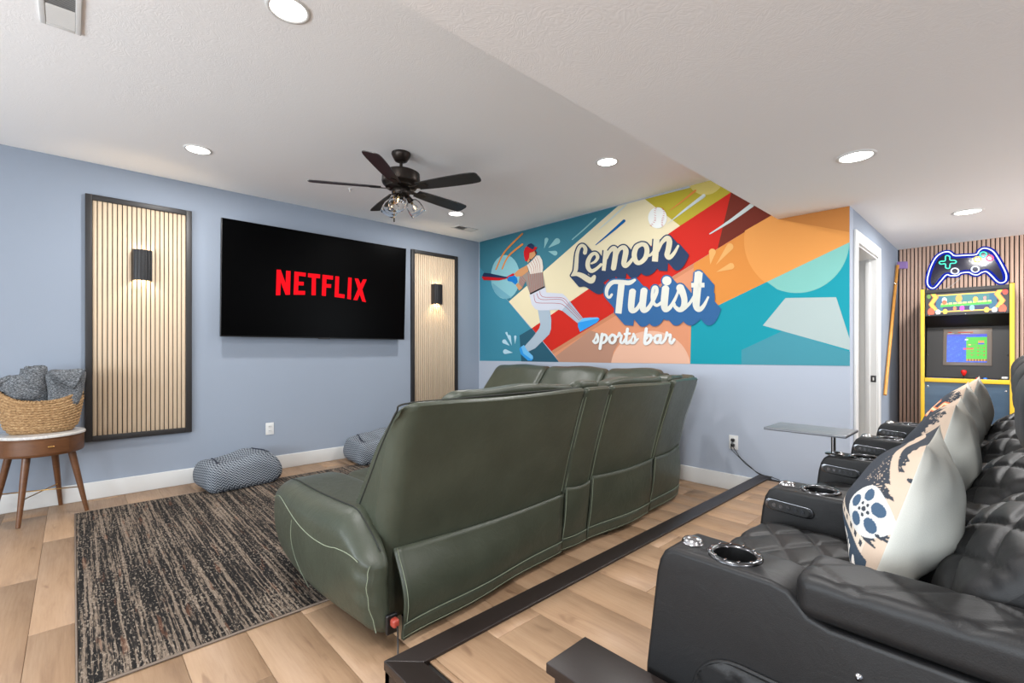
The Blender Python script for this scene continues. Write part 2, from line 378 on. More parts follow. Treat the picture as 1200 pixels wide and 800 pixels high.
a.poly('sun', [q for q in arc(826.5, 206, 22, 0, 2 * PI, 28, 22.5) if True])
a.poly('red', [(623.3, 384.4), (797, 264.5), (855.5, 226), (890, 203), (912, 200), (912, 250), (904, 252.5), (646, 411.4)])
a.poly('maroon', [(856.7, 226), (864, 200), (911, 192), (911, 249), (904, 252.7), (841, 291)])
a.poly('peach', [(646, 411.4), (813, 309), (813, 352), (810, 381), B1, (655, 423.8)])
a.poly('stripe', [(646, 411.4), (813, 308.8), (813, 313.5), (648.5, 414.4)])
a.poly('brown', [(655.5, 424), (651, 417.5), (691.6, 387), (727.5, 397.5), (719, 412), (716.5, 425)])
cc = arc(762.5, 432, 46.5, math.radians(190), math.radians(350), 24, 45)
a.poly('peach2', [q for q in cc if q[1] < 425.4 or True][1:-1] if False else [(716.3, 425)] + arc(762.5, 431, 46.8, math.radians(189), math.radians(351), 22, 43.5) + [(808.8, 426)])
a.poly('slate', [(655, 424), (623.3, 384.4), (608.9, 392.9), (611, 423.3)])
a.poly('orange', [(813, 308.8), (904, 252.5), (912, 256.8), (995.6, 241.4), (995.6, 284), (845.6, 356), (811, 372.5), (813, 352)])
a.poly('orange3', [(912, 256.8), (995.6, 241.4), (995.6, 272)])
a.poly('aqua', [(995.6, 283.6), (845.6, 355.8), (811, 372), (810, 381), B1, B2])
C_, R_ = (933.8, 281.5), 61.8
def onseg(t): return (995.6 - 150 * t, 283.6 + 72.2 * t)
t1 = .645
a.poly('orange2', [onseg(t1), ] + arc(*C_, R_, math.radians(127), math.radians(190.5), 14) + [(904, 252.5), (912, 256.8), (995.6, 272), (995.6, 283.8)])
a.poly('aqua2', [onseg(t1)] + arc(*C_, R_, math.radians(122), math.radians(4), 24)[2:] + [(995.6, 283.8)])
a.poly('steel', zB([(285, 672), (440, 600), (692, 678), (691, 731.5), (285, 726)]))
a.poly('ice', zB([(450, 477), (640, 474), (691, 632), (691, 672), (365, 580)]))
# drops and streaks
def drop(c, tip, head, r):
    tip, head = np.array(tip, float), np.array(head, float); d = head - tip; L = np.linalg.norm(d); d /= L; nn = np.array((-d[1], d[0]))
    pts = [tip] + [head + r * (math.cos(t) * d + math.sin(t) * nn) for t in np.linspace(-1.75, 1.75, 14)]
    a.poly(c, [tuple(q) for q in pts])
for c, t_, h_, r_ in [('drop', (313, 292), (322, 258), 7), ('drop', (328, 290), (362, 264), 11), ('drop', (328, 302), (354, 309), 9), ('drop2', (182, 633), (172, 608), 4), ('drop2', (192, 655), (182, 622), 6.5), ('drop2', (204, 650), (205, 622), 4.5), ('drop2', (184, 656), (164, 640), 8), ('drop2', (196, 682), (168, 678), 9)]:
    drop(c, *zA([t_]), *zA([h_]), r_ / 3.2)
for t_, h_, r_ in [((168, 352), (176, 305), 13), ((190, 352), (242, 285), 13), ((190, 380), (246, 358), 12)]: drop('odrop', *zB([t_]), *zB([h_]), r_ / 3.2)
def st(c, z, pts, wd): k = {zA: 3.2, zB: 3.2, zC: 10.}[z]; a.stroke(c, z(pts), [q / k for q in wd], 6)
st('comet', zC, [(320, 740), (560, 588), (815, 402)], (12, 34, 50))
st('comet', zA, [(775, 200), (840, 148), (912, 94)], (1, 8, 13)); st('corange', zA, [(785, 149), (830, 115), (880, 75)], (2, 5, 8))
st('comet', zA, [(520, 219), (570, 175), (620, 128)], (3, 6, 6)); st('cblue', zA, [(507, 278), (565, 230), (613, 188)], (3, 8, 11)); st('drop', zA, [(419, 258), (465, 218), (506, 180)], (4, 5, 5))
a.poly('egg', arc(592.5, 324.5, 17, 0, 2 * PI, 30, 25.8))
a.poly('egg2', [(577, 331), (600, 348.8), (592, 350.3), (583.5, 346.5), (578.5, 339)])
st('corange', zA, [(133, 370), (165, 305), (232, 236)], (5, 6, 6)); st('corange', zA, [(156, 368), (180, 320), (232, 276)], (5, 6, 7))
mural = a.build('mural', wm); topk = a.k

# the batter
a = Art(topk); z5, z6 = Zc(560, 290, 5.929), Zc(595, 280, 11.425)
P5 = lambda c, pts: a.poly(c, z5(pts)); P6 = lambda c, pts: a.poly(c, z6(pts))
P5('pants2', [(418, 428), (500, 428), (512, 500), (510, 565), (498, 602), (400, 700), (352, 722), (322, 690), (385, 620), (428, 562), (436, 535), (428, 490)])
P5('shoe', [(322, 676), (300, 690), (290, 703), (300, 740), (350, 785), (375, 786), (386, 772), (384, 752), (345, 715)]); P5('shoe2', [(322, 676), (303, 690), (318, 735), (372, 775), (386, 770), (384, 752), (345, 715)])
P5('pants', [(360, 325), (470, 268), (478, 312), (590, 320), (618, 345), (735, 495), (695, 525), (590, 440), (560, 430), (500, 435), (430, 436), (402, 428), (376, 395)])
P5('pants2', [(640, 372), (735, 495), (695, 525), (600, 448), (585, 436)])
P5('shoe', [(735, 490), (780, 486), (835, 485), (848, 497), (830, 520), (712, 586), (697, 548), (697, 525)]); P5('shoe2', [(735, 490), (780, 486), (835, 485), (845, 493), (800, 500), (705, 520)])
for q in ([(392, 330), (400, 372), (430, 385), (560, 388), (610, 410), (708, 505)], [(412, 318), (425, 350), (460, 362), (570, 360), (610, 385), (718, 498)], [(432, 305), (440, 330), (470, 345), (590, 350), (640, 400), (725, 492)]): a.stroke('pin', z5(q), .55, 6)
P6('jgray', [(280, 432), (310, 470), (472, 445), (505, 632), (305, 742), (262, 622), (246, 560), (205, 648), (148, 590), (160, 510)])
for x0, x1 in ((270, 318), (300, 338), (330, 360), (358, 382), (384, 404), (410, 426), (436, 448), (460, 472)): a.stroke('pin', z6([(x0 + 6, 462 - (x0 - 270) * .05), (x1 - 6, 722 - (x1 - 318) * .52)]), .35, 1)
for q in ([(180, 520), (235, 590)], [(172, 545), (220, 610)], [(165, 565), (208, 630)], [(195, 500), (245, 560)]): a.stroke('pin', z6(q), .4, 1)
P6('jersey', [(262, 350), (330, 290), (390, 222), (430, 222), (465, 280), (480, 380), (472, 445), (310, 470)])
for q in ([(285, 330), (320, 400), (330, 465)], [(310, 305), (350, 380), (358, 460)], [(340, 280), (375, 360), (385, 455)], [(365, 255), (400, 340), (410, 452)], [(390, 235), (430, 330), (440, 448)]): a.stroke('pin', z6(q), .4, 6)
P6('black', [(300, 728), (500, 630), (506, 646), (310, 744)])
P6('skin', [(262, 352), (286, 430), (192, 500), (120, 502), (92, 465), (150, 410)]); P6('skin', [(112, 615), (145, 588), (205, 652), (160, 692)])
P5('helmet', [(30, 205), (42, 192), (212, 205), (214, 214), (150, 229), (42, 226)]); P5('hnavy', [(34, 196), (45, 175), (90, 180), (212, 206), (204, 214), (40, 202)]); P5('helmet', [(205, 214), (205, 203), (248, 178), (258, 186), (250, 200)])
P6('glove', [(0, 535), (20, 505), (95, 490), (130, 520), (140, 572), (110, 612), (60, 572), (8, 562)])
P6('skin', [(298, 185), (345, 172), (380, 160), (386, 200), (375, 225), (330, 268), (300, 292), (278, 320), (266, 300), (294, 255)])
P6('hair', [(365, 160), (384, 156), (396, 190), (382, 210)]); P6('black', [(300, 263), (321, 280), (312, 289), (296, 275)])
P6('helmet', [(245, 300), (226, 240), (221, 175), (238, 118), (265, 98), (320, 130), (350, 140), (365, 105), (400, 108), (388, 138), (345, 175), (300, 186), (294, 255), (265, 296)])
P6('hnavy', [(262, 98), (285, 70), (322, 57), (352, 80), (366, 105), (350, 139), (320, 132), (290, 108)])
a.build('batter', mural); kb = a.k
a = Art(topk); zD = Zc(740, 205, 10)
a.poly('white', zD(arc(308, 502, 110, 0, 2 * PI, 32, 123)))
for q in ([(292, 385), (278, 430), (282, 500), (275, 545), (232, 595)], [(368, 392), (386, 440), (375, 500), (362, 545), (365, 595)]):
    s_ = spline(q, 5)
    for t_ in s_[::2]: a.stroke('helmet', zD([(t_[0] - 9, t_[1] - 4), (t_[0] + 9, t_[1] + 4)]), .45, 1)
a.build('baseball', mural)

# hand-drawn script lettering
zL1, zL2, zL3, zL4, zL5 = Zc(660, 270, 10), Zc(730, 265, 10), Zc(705, 310, 10), Zc(770, 310, 10), Zc(690, 375, 10.909)
lemon = [(zL1, [(262, 262), (268, 215), (238, 178), (200, 195), (172, 270), (162, 380), (152, 470), (118, 518)], (50, 48, 42, 42, 46, 52, 52, 30), 1),
         (zL1, [(108, 528), (170, 512), (230, 532), (295, 572), (340, 588), (368, 550), (374, 535)], (24, 50, 66, 72, 72, 50, 32), 1),
         (zL1, [(338, 388), (385, 362), (412, 312), (384, 270), (335, 292), (300, 360), (298, 430), (335, 475), (390, 455), (452, 400)], (24, 36, 44, 42, 48, 56, 56, 50, 42, 36), 1),
         (zL1, [(508, 235), (482, 472)], (58, 48), 0), (zL1, [(515, 330), (550, 250), (598, 210), (622, 250), (612, 350), (596, 450)], (34, 44, 58, 66, 66, 64), 2),
         (zL1, [(622, 330), (660, 230), (712, 200), (742, 240), (728, 330), (718, 390), (740, 415), (785, 380), (835, 315)], (34, 44, 58, 68, 66, 62, 56, 46, 40), 1),
         (zL2, [(225, 212), (165, 250), (140, 340), (165, 420), (215, 425), (270, 370), (290, 285), (270, 225), (225, 212)], (52, 62, 64, 60, 54, 60, 62, 58, 52), 1),
         (zL2, [(285, 345), (335, 335), (390, 265)], (44, 34, 36), 1), (zL2, [(402, 152), (382, 415)], (76, 74), 0),
         (zL2, [(420, 290), (462, 195), (525, 142), (552, 180), (540, 270), (524, 340), (552, 368), (605, 320), (655, 232)], (36, 46, 62, 70, 68, 64, 56, 44, 30), 1)]
twist = [(zL3, [(126, 352), (98, 386), (66, 350), (78, 270), (140, 208), (240, 206), (330, 214), (395, 182)], (34, 34, 40, 52, 54, 56, 58, 36), 1), (zL3, [(242, 215), (204, 572)], (80, 78), 0),
         (zL3, [(372, 302), (354, 480), (366, 540), (420, 520), (468, 440)], (82, 80, 66, 50, 40), 2), (zL3, [(506, 292), (488, 470), (500, 535), (552, 515), (606, 430), (650, 330), (648, 270), (615, 275), (602, 360), (612, 440), (655, 478), (715, 440)], (84, 82, 66, 54, 48, 48, 44, 40, 42, 44, 40, 40), 2),
         (zL4, [(108, 268), (92, 450), (104, 525), (155, 505), (205, 430), (250, 330), (262, 268)], (90, 88, 70, 52, 42, 34, 34), 2),
         (zL4, [(275, 268), (310, 340), (328, 420), (316, 500), (268, 530), (215, 490), (212, 462)], (98, 82, 74, 74, 58, 44, 34), 2), (zL4, [(330, 510), (392, 450), (440, 370)], (46, 40, 36), 1),
         (zL4, [(496, 92), (468, 400), (470, 495), (505, 525), (555, 480), (610, 374)], (98, 92, 80, 62, 46, 26), 2), (zL4, [(408, 242), (562, 240)], (58, 58), 0), (zL4, [(121, 190), (123, 191)], (112, 112), 1)]
def word(name, strokes, face, edge, shade, shift, grow):
    a = Art(kb)
    def go(c, off, gr):
        a.k += 1
        for z, pts, wd, rd in strokes:
            P = z(pts); W = [q / 10 for q in wd]
            a.stroke(c, P, W, 7 if len(P) > 2 else 1, off, gr, step=False, round_=(rd == 1))
            if rd == 2: pass
    n = 16
    for k in range(n, 0, -1): go(shade, (shift[0] * k / n, shift[1] * k / n), grow)
    go(edge, (0, 0), grow); go(face, (0, 0), -.2)
    return a.build(name, mural), a.k
word('lemon_lettering', lemon, 'letter', 'navy', 'navy', (9.5, 11), 1.35)
word('twist_lettering', twist, 'letter2', 'blue', 'blue', (12, 14), 1.5)
sports = [([(108, 180), (124, 225), (118, 275), (88, 290), (66, 268)], 26), ([(66, 270), (92, 225), (108, 182)], 18), ([(178, 180), (150, 362)], 30), ([(168, 215), (205, 185), (236, 212), (226, 262), (190, 290), (165, 280)], 26),
          ([(305, 188), (272, 225), (276, 275), (312, 292), (346, 255), (340, 205), (305, 188)], 28), ([(345, 225), (382, 205), (396, 165), (412, 195), (425, 205), (412, 275), (440, 290), (472, 245)], 25), ([(502, 115), (482, 260), (498, 295), (545, 262)], 30), ([(466, 178), (532, 172)], 24),
          ([(578, 178), (602, 235), (592, 285), (555, 292), (538, 270)], 26), ([(538, 272), (562, 225), (578, 182)], 18), ([(595, 285), (636, 240)], 18),
          ([(742, 112), (722, 285), (765, 290), (800, 250), (795, 200), (762, 195), (740, 235)], 32), ([(800, 225), (850, 225)], 18), ([(900, 195), (860, 210), (852, 265), (885, 290), (920, 250), (925, 198)], 30), ([(925, 195), (916, 275), (945, 288), (985, 240), (1004, 165)], 27), ([(1004, 160), (1020, 195), (1050, 190), (1042, 265), (1062, 295), (1100, 248)], 27)]
a = Art(kb)
for pts, wd in sports: a.stroke('white', zL5(pts), wd / 10.909 * 1.28, 7, step=False)
a.build('sports_bar_lettering', mural)

# ------------------------------------------------------------------ TV wall: slat panels, sconces, television
plain('sconce_black', rgb(30, 30, 32), .4); glow('sconce_lamp', (1, .72, .42, 1), 9)
def slat_panel(y0, y1, label):
    t = thing('slat_panel', label, 'wall panel', (0, (y0 + y1) / 2, .472), 0, 'framed slat panels on the television wall'); z0, z1, fwid = .472, 2.477, .043
    MB().box(.001, .008, y0 + .01, y1 - .01, z0 + .01, z1 - .01).build('backing', M['felt_black'], t)
    for a_, b_ in ((y0, y0 + fwid), (y1 - fwid, y1)): MB().box(.001, .034, a_, b_, z0, z1).build('frame_rail', M['frame_black'], t, bevel=.002)
    for a_, b_ in ((z0, z0 + fwid), (z1 - fwid, z1)): MB().box(.001, .034, y0 + fwid + .0005, y1 - fwid - .0005, a_, b_).build('frame_rail', M['frame_black'], t, bevel=.002)
    N = 20; p = (y1 - y0 - 2 * fwid) / N; me = None
    for k in range(N):
        a_ = y0 + fwid + k * p + .0025
        if me is None:
            o = MB().box(0, .011, 0, p - .0062, 0, z1 - z0 - 2 * fwid - .002).build('slat', M['slat_oak'], bevel=.0012, bseg=1); me = o.data
        else: o = bpy.data.objects.new('slat', me); COL.objects.link(o)
        o.parent = t; o.location = (.0085, a_ - (y0 + y1) / 2, fwid + .001)
def sconce(yc, label):
    t = thing('wall_sconce', label, 'wall lamp', (.02, yc, 1.807), 0, 'black up-and-down wall sconces'); z0, z1, x0 = 1.807, 2.066, .0205
    W, D = .066, .085
    prof = [(-W, 0), (-W, .045)] + [(-W * .92 + 2 * W * .92 * k / 6, .06 + .025 * math.sin(PI * k / 6)) for k in range(7)] + [(W, .045), (W, 0)]
    inner = [(a_ * .94, max(b_ - .004, .002)) for a_, b_ in prof]
    m = MB(); n_ = len(prof)
    V = [(x0 + b_, yc + a_, z) for z in (z0, z1) for a_, b_ in prof] + [(x0 + b_, yc + a_, z) for z in (z0, z1) for a_, b_ in inner]
    F = []
    for i in range(n_ - 1): F += [(i, i + 1, n_ + i + 1, n_ + i), (2 * n_ + i, 3 * n_ + i, 3 * n_ + i + 1, 2 * n_ + i + 1), (i, 2 * n_ + i, 2 * n_ + i + 1, i + 1), (n_ + i, n_ + i + 1, 3 * n_ + i + 1, 3 * n_ + i)]
    m.add(V, F).build('shade', M['sconce_black'], t, weld=True)
    m = MB()
    for k in range(7):
        y = yc - W * .9 + 2 * W * .9 * k / 6; d = .062 + .026 * math.sin(PI * k / 6); m.box(x0 + d - .004, x0 + d + .0035, y - .0032, y + .0032, z0 + .002, z1 - .002)
    m.build('fluting', M['sconce_black'], t)
    MB().box(x0, x0 + .012, yc - .045, yc + .045, z0 + .03, z1 - .03).build('back_plate', M['sconce_black'], t)
    MB().box(x0 + .0125, x0 + .06, yc - .035, yc + .035, z0 + .1, z1 - .1).build('lamp_body', M['sconce_black'], t)
    for dz, rx in ((z1 - .07, PI), (z0 + .07, 0)):
        MB().lathe([(.018, -.004), (.018, .004)], 16, (x0 + .04, yc, dz)).build('lamp_lens', M['sconce_lamp'], t)
        l = bpy.data.lights.new('sconce_light', 'SPOT'); l.energy = 3; l.spot_size = 2.3; l.spot_blend = .7; l.color = (1, .74, .45); l.shadow_soft_size = .012
        o = bpy.data.objects.new('sconce_light', l); COL.objects.link(o); o.location = (x0 + .042, yc, dz + (.012 if rx else -.012)); o.rotation_euler = (rx, 0, 0)
slat_panel(-4.103, -3.386, 'tall oak slat panel in a black frame behind the round side table'); sconce(-3.742, 'black fluted wall sconce on the slat panel near the side table')
slat_panel(-1.103, -.391, 'tall oak slat panel in a black frame between television and mural'); sconce(-.742, 'black wall sconce on the slat panel beside the mural')

plain('screen_black', (.0008, .0008, .0009, 1), .3, spec=.03); plain('bezel', rgb(18, 18, 20), .35); glow('logo_red', (.78, .006, .012, 1), 1.0)
TVC = np.array([.14, -2.2175, 1.888]); a_t = math.atan2(.045, 1.094); TVN = np.array([math.cos(a_t), 0, -math.sin(a_t)]); TVU = np.array([math.sin(a_t), 0, math.cos(a_t)])
tv = thing('television', 'large flat television tilted down on the blue wall showing a red logo', 'television', (0, TVC[1], TVC[2]))
def tvbox(w_, h_, d0, d1, name, mt, bev=.002, yo=0, zo=0):
    m = MB(); V = [TVC + TVU * (zo + sz * h_ / 2) + np.array([0, yo + sy * w_ / 2, 0]) + TVN * d for d in (d0, d1) for sy in (-1, 1) for sz in (-1, 1)]
    m.add(V, [(0, 1, 3, 2), (4, 6, 7, 5), (0, 4, 5, 1), (2, 3, 7, 6), (0, 2, 6, 4), (1, 5, 7, 3)]); return m.build(name, mt, tv, bevel=bev)
tvbox(1.925, 1.095, -.035, -.002, 'housing', M['bezel'], .004); tvbox(1.912, 1.08, -.0015, .0, 'screen', M['screen_black'], 0, 0, .004)
tvbox(.12, .012, -.02, .002, 'sensor_bump', M['bezel'], .002, 0, -.549)
m = MB()
for yy in (-.2, .2): m.box(.003, .09, TVC[1] + yy - .02, TVC[1] + yy + .02, 1.7, 2.1)
m.box(.001, .02, TVC[1] - .3, TVC[1] + .3, 1.8, 2.0).build('wall_mount', M['bezel'], tv)
zN = Zc(315, 310, 10); m = MB()
for pts in ([(92, 58), (140, 60), (196, 215), (203, 70), (256, 76), (248, 352), (196, 354), (140, 205), (135, 357), (83, 359)],
            [(300, 80), (434, 96), (432, 140), (350, 130), (348, 198), (410, 202), (408, 244), (346, 242), (344, 306), (426, 308), (424, 353), (290, 352)],
            [(459, 100), (602, 114), (600, 160), (552, 156), (549, 358), (500, 358), (504, 152), (458, 147)],
            [(629, 117), (753, 132), (751, 176), (676, 168), (674, 226), (731, 230), (729, 272), (672, 268), (668, 368), (620, 362)],
            [(780, 134), (825, 140), (818, 340), (889, 350), (886, 393), (770, 378)], [(931, 150), (971, 154), (962, 408), (918, 400)],
            [(1006, 160), (1050, 165), (1076, 228), (1104, 172), (1148, 174), (1095, 290), (1138, 440), (1095, 430), (1066, 350), (1036, 418), (990, 412), (1044, 285)]):
    q = [on_plane(px, py, TVC, TVN) + TVN * .0008 for px, py in zN(pts)]; m.add(q, [tuple(range(len(q)))])
m.build('screen_lettering', M['logo_red'], tv)

def outlet(loc, n_, label):
    """duplex outlet; n_ = wall normal"""
    t = thing('wall_outlet', label, 'outlet', loc, 0, 'white wall outlets'); L = np.array(loc, float); N = np.array(n_, float); U = np.array([-N[1], N[0], 0])
    def pl(u0, u1, z0, z1, d0, d1, name, mt, bev=.0015):
        V = [L + U * u + np.array([0, 0, z]) + N * d for u in (u0, u1) for d in (d0, d1) for z in (z0, z1)]
        MB().add(V, [(0, 1, 3, 2), (4, 6, 7, 5), (0, 4, 5, 1), (2, 3, 7, 6), (0, 2, 6, 4), (1, 5, 7, 3)]).build(name, mt, t, bevel=bev, weld=True)
    pl(-.038, .038, -.06, .06, .0005, .006, 'cover_plate', M['white_gloss'])
    for dz in (-.022, .022):
        pl(-.017, .017, dz - .014, dz + .014, .0061, .0085, 'socket', M['white_trim'])
        for du in (-.007, .006): pl(du - .0015, du + .0015, dz - .003, dz + .007, .0086, .0089, 'slot', M['felt_black'], 0)
outlet((0, -2.725, .422), (1, 0, 0), 'white wall outlet below the television, nothing plugged in')
outlet((3.487, 0, .416), (0, -1, 0), 'white wall outlet below the mural with two black plugs')

# ------------------------------------------------------------------ rug
n = NT('rug_weave'); co = n.obj(); sx = n.n('ShaderNodeSeparateXYZ', {0: co}); X_, Y_ = sx.outputs[0], sx.outputs[1]
wob = n.math('MULTIPLY', n.math('SUBTRACT', n.noise(n.mapping(co, (5, 8, 1)), 1, 3), .5), .014)
yy = n.math('ADD', Y_, wob); cv = n.n('ShaderNodeCombineXYZ', {0: n.math('MULTIPLY', X_, .9), 1: n.math('MULTIPLY', yy, 56.0), 2: 0.0})
band = n.noise(cv, 1, 3, .62)
cv2 = n.n('ShaderNodeCombineXYZ', {0: n.math('MULTIPLY', X_, 42.0), 1: n.math('MULTIPLY', yy, 105.0), 2: 0.0}); dash = n.noise(cv2, 1, 2, .6)
cv4 = n.n('ShaderNodeCombineXYZ', {0: n.math('MULTIPLY', X_, 14.0), 1: n.math('MULTIPLY', yy, 110.0), 2: 3.0}); fine = n.noise(cv4, 1, 2, .6)
big = n.noise(n.mapping(co, (1.6, 3.0, 1)), 1.3, 2)
base = n.ramp(n.math('ADD', band, n.math('MULTIPLY', n.math('SUBTRACT', fine, .5), .45)), [(.43, rgb(27, 25, 24)), (.50, rgb(46, 42, 39)), (.54, rgb(96, 84, 73)), (.63, rgb(126, 111, 97)), (.74, rgb(108, 97, 88))])
spk = n.ramp(n.math('ADD', dash, n.math('MULTIPLY', n.math('SUBTRACT', big, .5), .25)), [(.58, (0, 0, 0)), (.63, (1, 1, 1))])
col = n.mix(n.math('MULTIPLY', spk, .55), base, rgb(160, 146, 131))
dk = n.ramp(dash, [(.34, (1, 1, 1)), (.40, (0, 0, 0))]); col = n.mix(n.math('MULTIPLY', dk, .8), col, rgb(32, 29, 27))
rd = n.ramp(n.noise(n.mapping(co, (3, 30, 1), (5, 2, 0)), 1, 2), [(.64, (0, 0, 0)), (.7, (.35, .35, .35))]); col = n.mix(rd, col, rgb(120, 78, 56))
n.P(Base_Color=col, Roughness=.95); n.b.inputs['Specular IOR Level'].default_value = .15; n.bump(n.math('ADD', dash, fine), .5, .004); M['rug_weave'] = n.m
plain('rug_binding', rgb(112, 98, 86), .9, bump=(400, .4))
RX0, RX1, RY0, RY1 = .40, 2.87, -4.17, -1.12
t = thing('area_rug', 'large distressed black and beige striped rug lying before the sofa', 'rug', (RX0, RY0, 0))
gx, gy = np.meshgrid(np.linspace(RX0 + .012, RX1 - .012, 40), np.linspace(RY0 + .012, RY1 - .012, 40), indexing='ij')
MB().grid(np.stack([gx, gy, .0105 + .0012 * np.sin(gx * 9) * np.sin(gy * 7)], -1)).build('pile', M['rug_weave'], t, smooth=True)
MB().tube([(RX0 + .007, RY0 + .007, .006), (RX1 - .007, RY0 + .007, .006), (RX1 - .007, RY1 - .007, .006), (RX0 + .007, RY1 - .007, .006)], .0058, 8, True).build('binding', M['rug_binding'], t, smooth=True)

# ------------------------------------------------------------------ side table, basket, blankets
n = NT('walnut'); co = n.obj(); g = n.noise(n.mapping(co, (14, 14, 60)), 1, 4, .6, dist=.6); n.P(Base_Color=n.mix(g, rgb(76, 46, 26), rgb(116, 76, 46)), Roughness=.38); n.bump(g, .08, .001); M['walnut'] = n.m
n = NT('marble'); co = n.obj(); g = n.noise(co, 9, 5, .6, dist=1.5); n.P(Base_Color=n.ramp(g, [(.4, rgb(206, 204, 200)), (.52, rgb(196, 194, 190)), (.56, rgb(184, 182, 182)), (.6, rgb(206, 204, 200))]), Roughness=.2); M['marble'] = n.m
plain('brass', rgb(190, 150, 90), .28, 1); plain('rubber', rgb(20, 20, 20), .7)
TX, TY, TR = .26, -4.345, .235
t = thing('round_side_table', 'round walnut side table with marble top and four splayed legs', 'side table', (TX, TY, 0))
MB().lathe([(TR - .012, .465), (TR - .004, .47), (TR, .48), (TR, .588), (TR - .004, .592)], 48, (TX, TY, 0)).build('drum', M['walnut'], t, auto=40, smooth=True)
MB().lathe([(TR + .002, .5925), (TR + .008, .596), (TR + .008, .609), (TR + .003, .613)], 48, (TX, TY, 0)).build('marble_top', M['marble'], t, smooth=True, auto=40)
# curved drawer front on the side that faces the room
da = math.radians(-4)
G = np.array([[(TX + (TR + o_) * math.cos(th), TY + (TR + o_) * math.sin(th), z) for o_, z in ((.0005, .482), (.005, .485), (.005, .578), (.0005, .581))] for th in np.linspace(da - .75, da + .75, 20)])
dr = MB().grid(G, cap0=True, cap1=True).build('drawer', M['walnut'], t, smooth=True, auto=30)
kx, ky = TX + (TR + .006) * math.cos(da + .32), TY + (TR + .006) * math.sin(da + .32)
MB().tube([(kx, ky, .535), (kx + .014 * math.cos(da), ky + .014 * math.sin(da), .535)], [.004, .004], 10).rbox((.012, .034, .010), .004, 3, (kx + .018, ky, .535)).build('drawer_knob', M['brass'], dr, smooth=True)
legs = []
for th in (-.05, .5 * PI + .05, PI - .05, 1.5 * PI + .05):
    th -= .35
    top = np.array([TX + .17 * math.cos(th), TY + .17 * math.sin(th), .4645]); bot = np.array([TX + .26 * math.cos(th), TY + .26 * math.sin(th), .002]); legs.append((top, bot))
    MB().tube([bot, bot * .5 + top * .5, top], [.0125, .0185, .023], 12).build('leg', M['walnut'], t, smooth=True, auto=50)
mids = [b_ * .62 + a_ * .38 for a_, b_ in legs]
MB().tube([mids[0], mids[2]], .004, 8).tube([mids[1] + [0, 0, .009], mids[3] + [0, 0, .009]], .004, 8).build('stretcher', M['brass'], t, smooth=True)

n = NT('wicker'); co = n.obj(); oi = n.noise(n.mapping(co, (60, 60, 90)), 1, 3, .7); n.P(Base_Color=n.ramp(oi, [(.3, rgb(112, 82, 52)), (.5, rgb(156, 122, 82)), (.7, rgb(188, 156, 114))]), Roughness=.75); n.bump(n.noise(n.mapping(co, (300, 300, 500)), 1, 2), .35, .001); M['wicker'] = n.m
BX, BY, BZ = TX - .01, TY + .005, .6145
bk = thing('woven_basket', 'oval woven seagrass basket standing on the round side table', 'basket', (BX, BY, BZ))
NU, NV = 520, 132; U_, V_ = np.meshgrid(np.linspace(0, 2 * PI, NU, endpoint=False), np.linspace(0, 1, NV), indexing='ij')
rows = 13
def basket_xyz(U_, v, off):
    rim = .225 + .085 * np.abs(np.sin(U_)) ** 2.5
    rad = .80 + .20 * np.minimum(1, v * 1.35) ** .7 - .02 * v ** 4
    rad = rad * np.minimum(1, .78 + 1.6 * v) ** .5
    x = (.148 * rad + off) * np.sign(np.cos(U_)) * np.abs(np.cos(U_)) ** .9; y = (.222 * rad + off) * np.sign(np.sin(U_)) * np.abs(np.sin(U_)) ** .9
    return np.stack([BX + x, BY + y, BZ + .003 + v * rim], -1)
rowf = V_ * rows; ri = np.floor(rowf); fr = rowf - ri; ns = 42
ph = (U_ / (2 * PI) * ns + np.where(ri % 2 == 0, 0, .5)); sl = np.where(ri % 2 == 0, 1, -1) * (fr - .5) * .7
bm_ = np.sin(PI * fr) ** .6 * (.45 + .55 * np.abs(np.sin(PI * (ph + sl))) ** .8)
m = MB(); m.grid(basket_xyz(U_, V_, bm_ * .0095), wu=True)
inn = basket_xyz(U_[::4, ::6], V_[::4, ::6], -.006); m.grid(inn[::-1], wu=True); m.build('basket_body', M['wicker'], bk, smooth=True)
rimc = basket_xyz(np.linspace(0, 2 * PI, 96, endpoint=False), np.ones(96), -.001)
m = MB()
for k in range(2):
    tw = [tuple(p_ + np.array([.005 * math.cos(i * 1.4 + k * PI), .005 * math.cos(i * 1.4 + k * PI), .007 * math.sin(i * 1.4 + k * PI)])) for i, p_ in enumerate(np.repeat(rimc, 2, 0))]
    m.tube(tw[::1], .0068, 6, True)
m.build('rim', M['wicker'], bk, smooth=True)
base = [(BX + .11 * math.cos(a_), BY + .165 * math.sin(a_)) for a_ in np.linspace(0, 2 * PI, 40, endpoint=False)]
MB().prism(base, lambda a_, b_: (a_, b_, BZ), lambda a_, b_: (a_, b_, BZ + .012)).build('basket_bottom', M['wicker'], bk)
for sg in (-1, 1):
    G_ = basket_xyz(np.full(5, sg * PI / 2) + np.linspace(-.18, .18, 5), np.full(5, .86), .004)
    MB().tube([tuple(q) for q in G_], [.006, .012, .013, .012, .006], 8).build('handle_hole', M['felt_black'], bk, smooth=True)

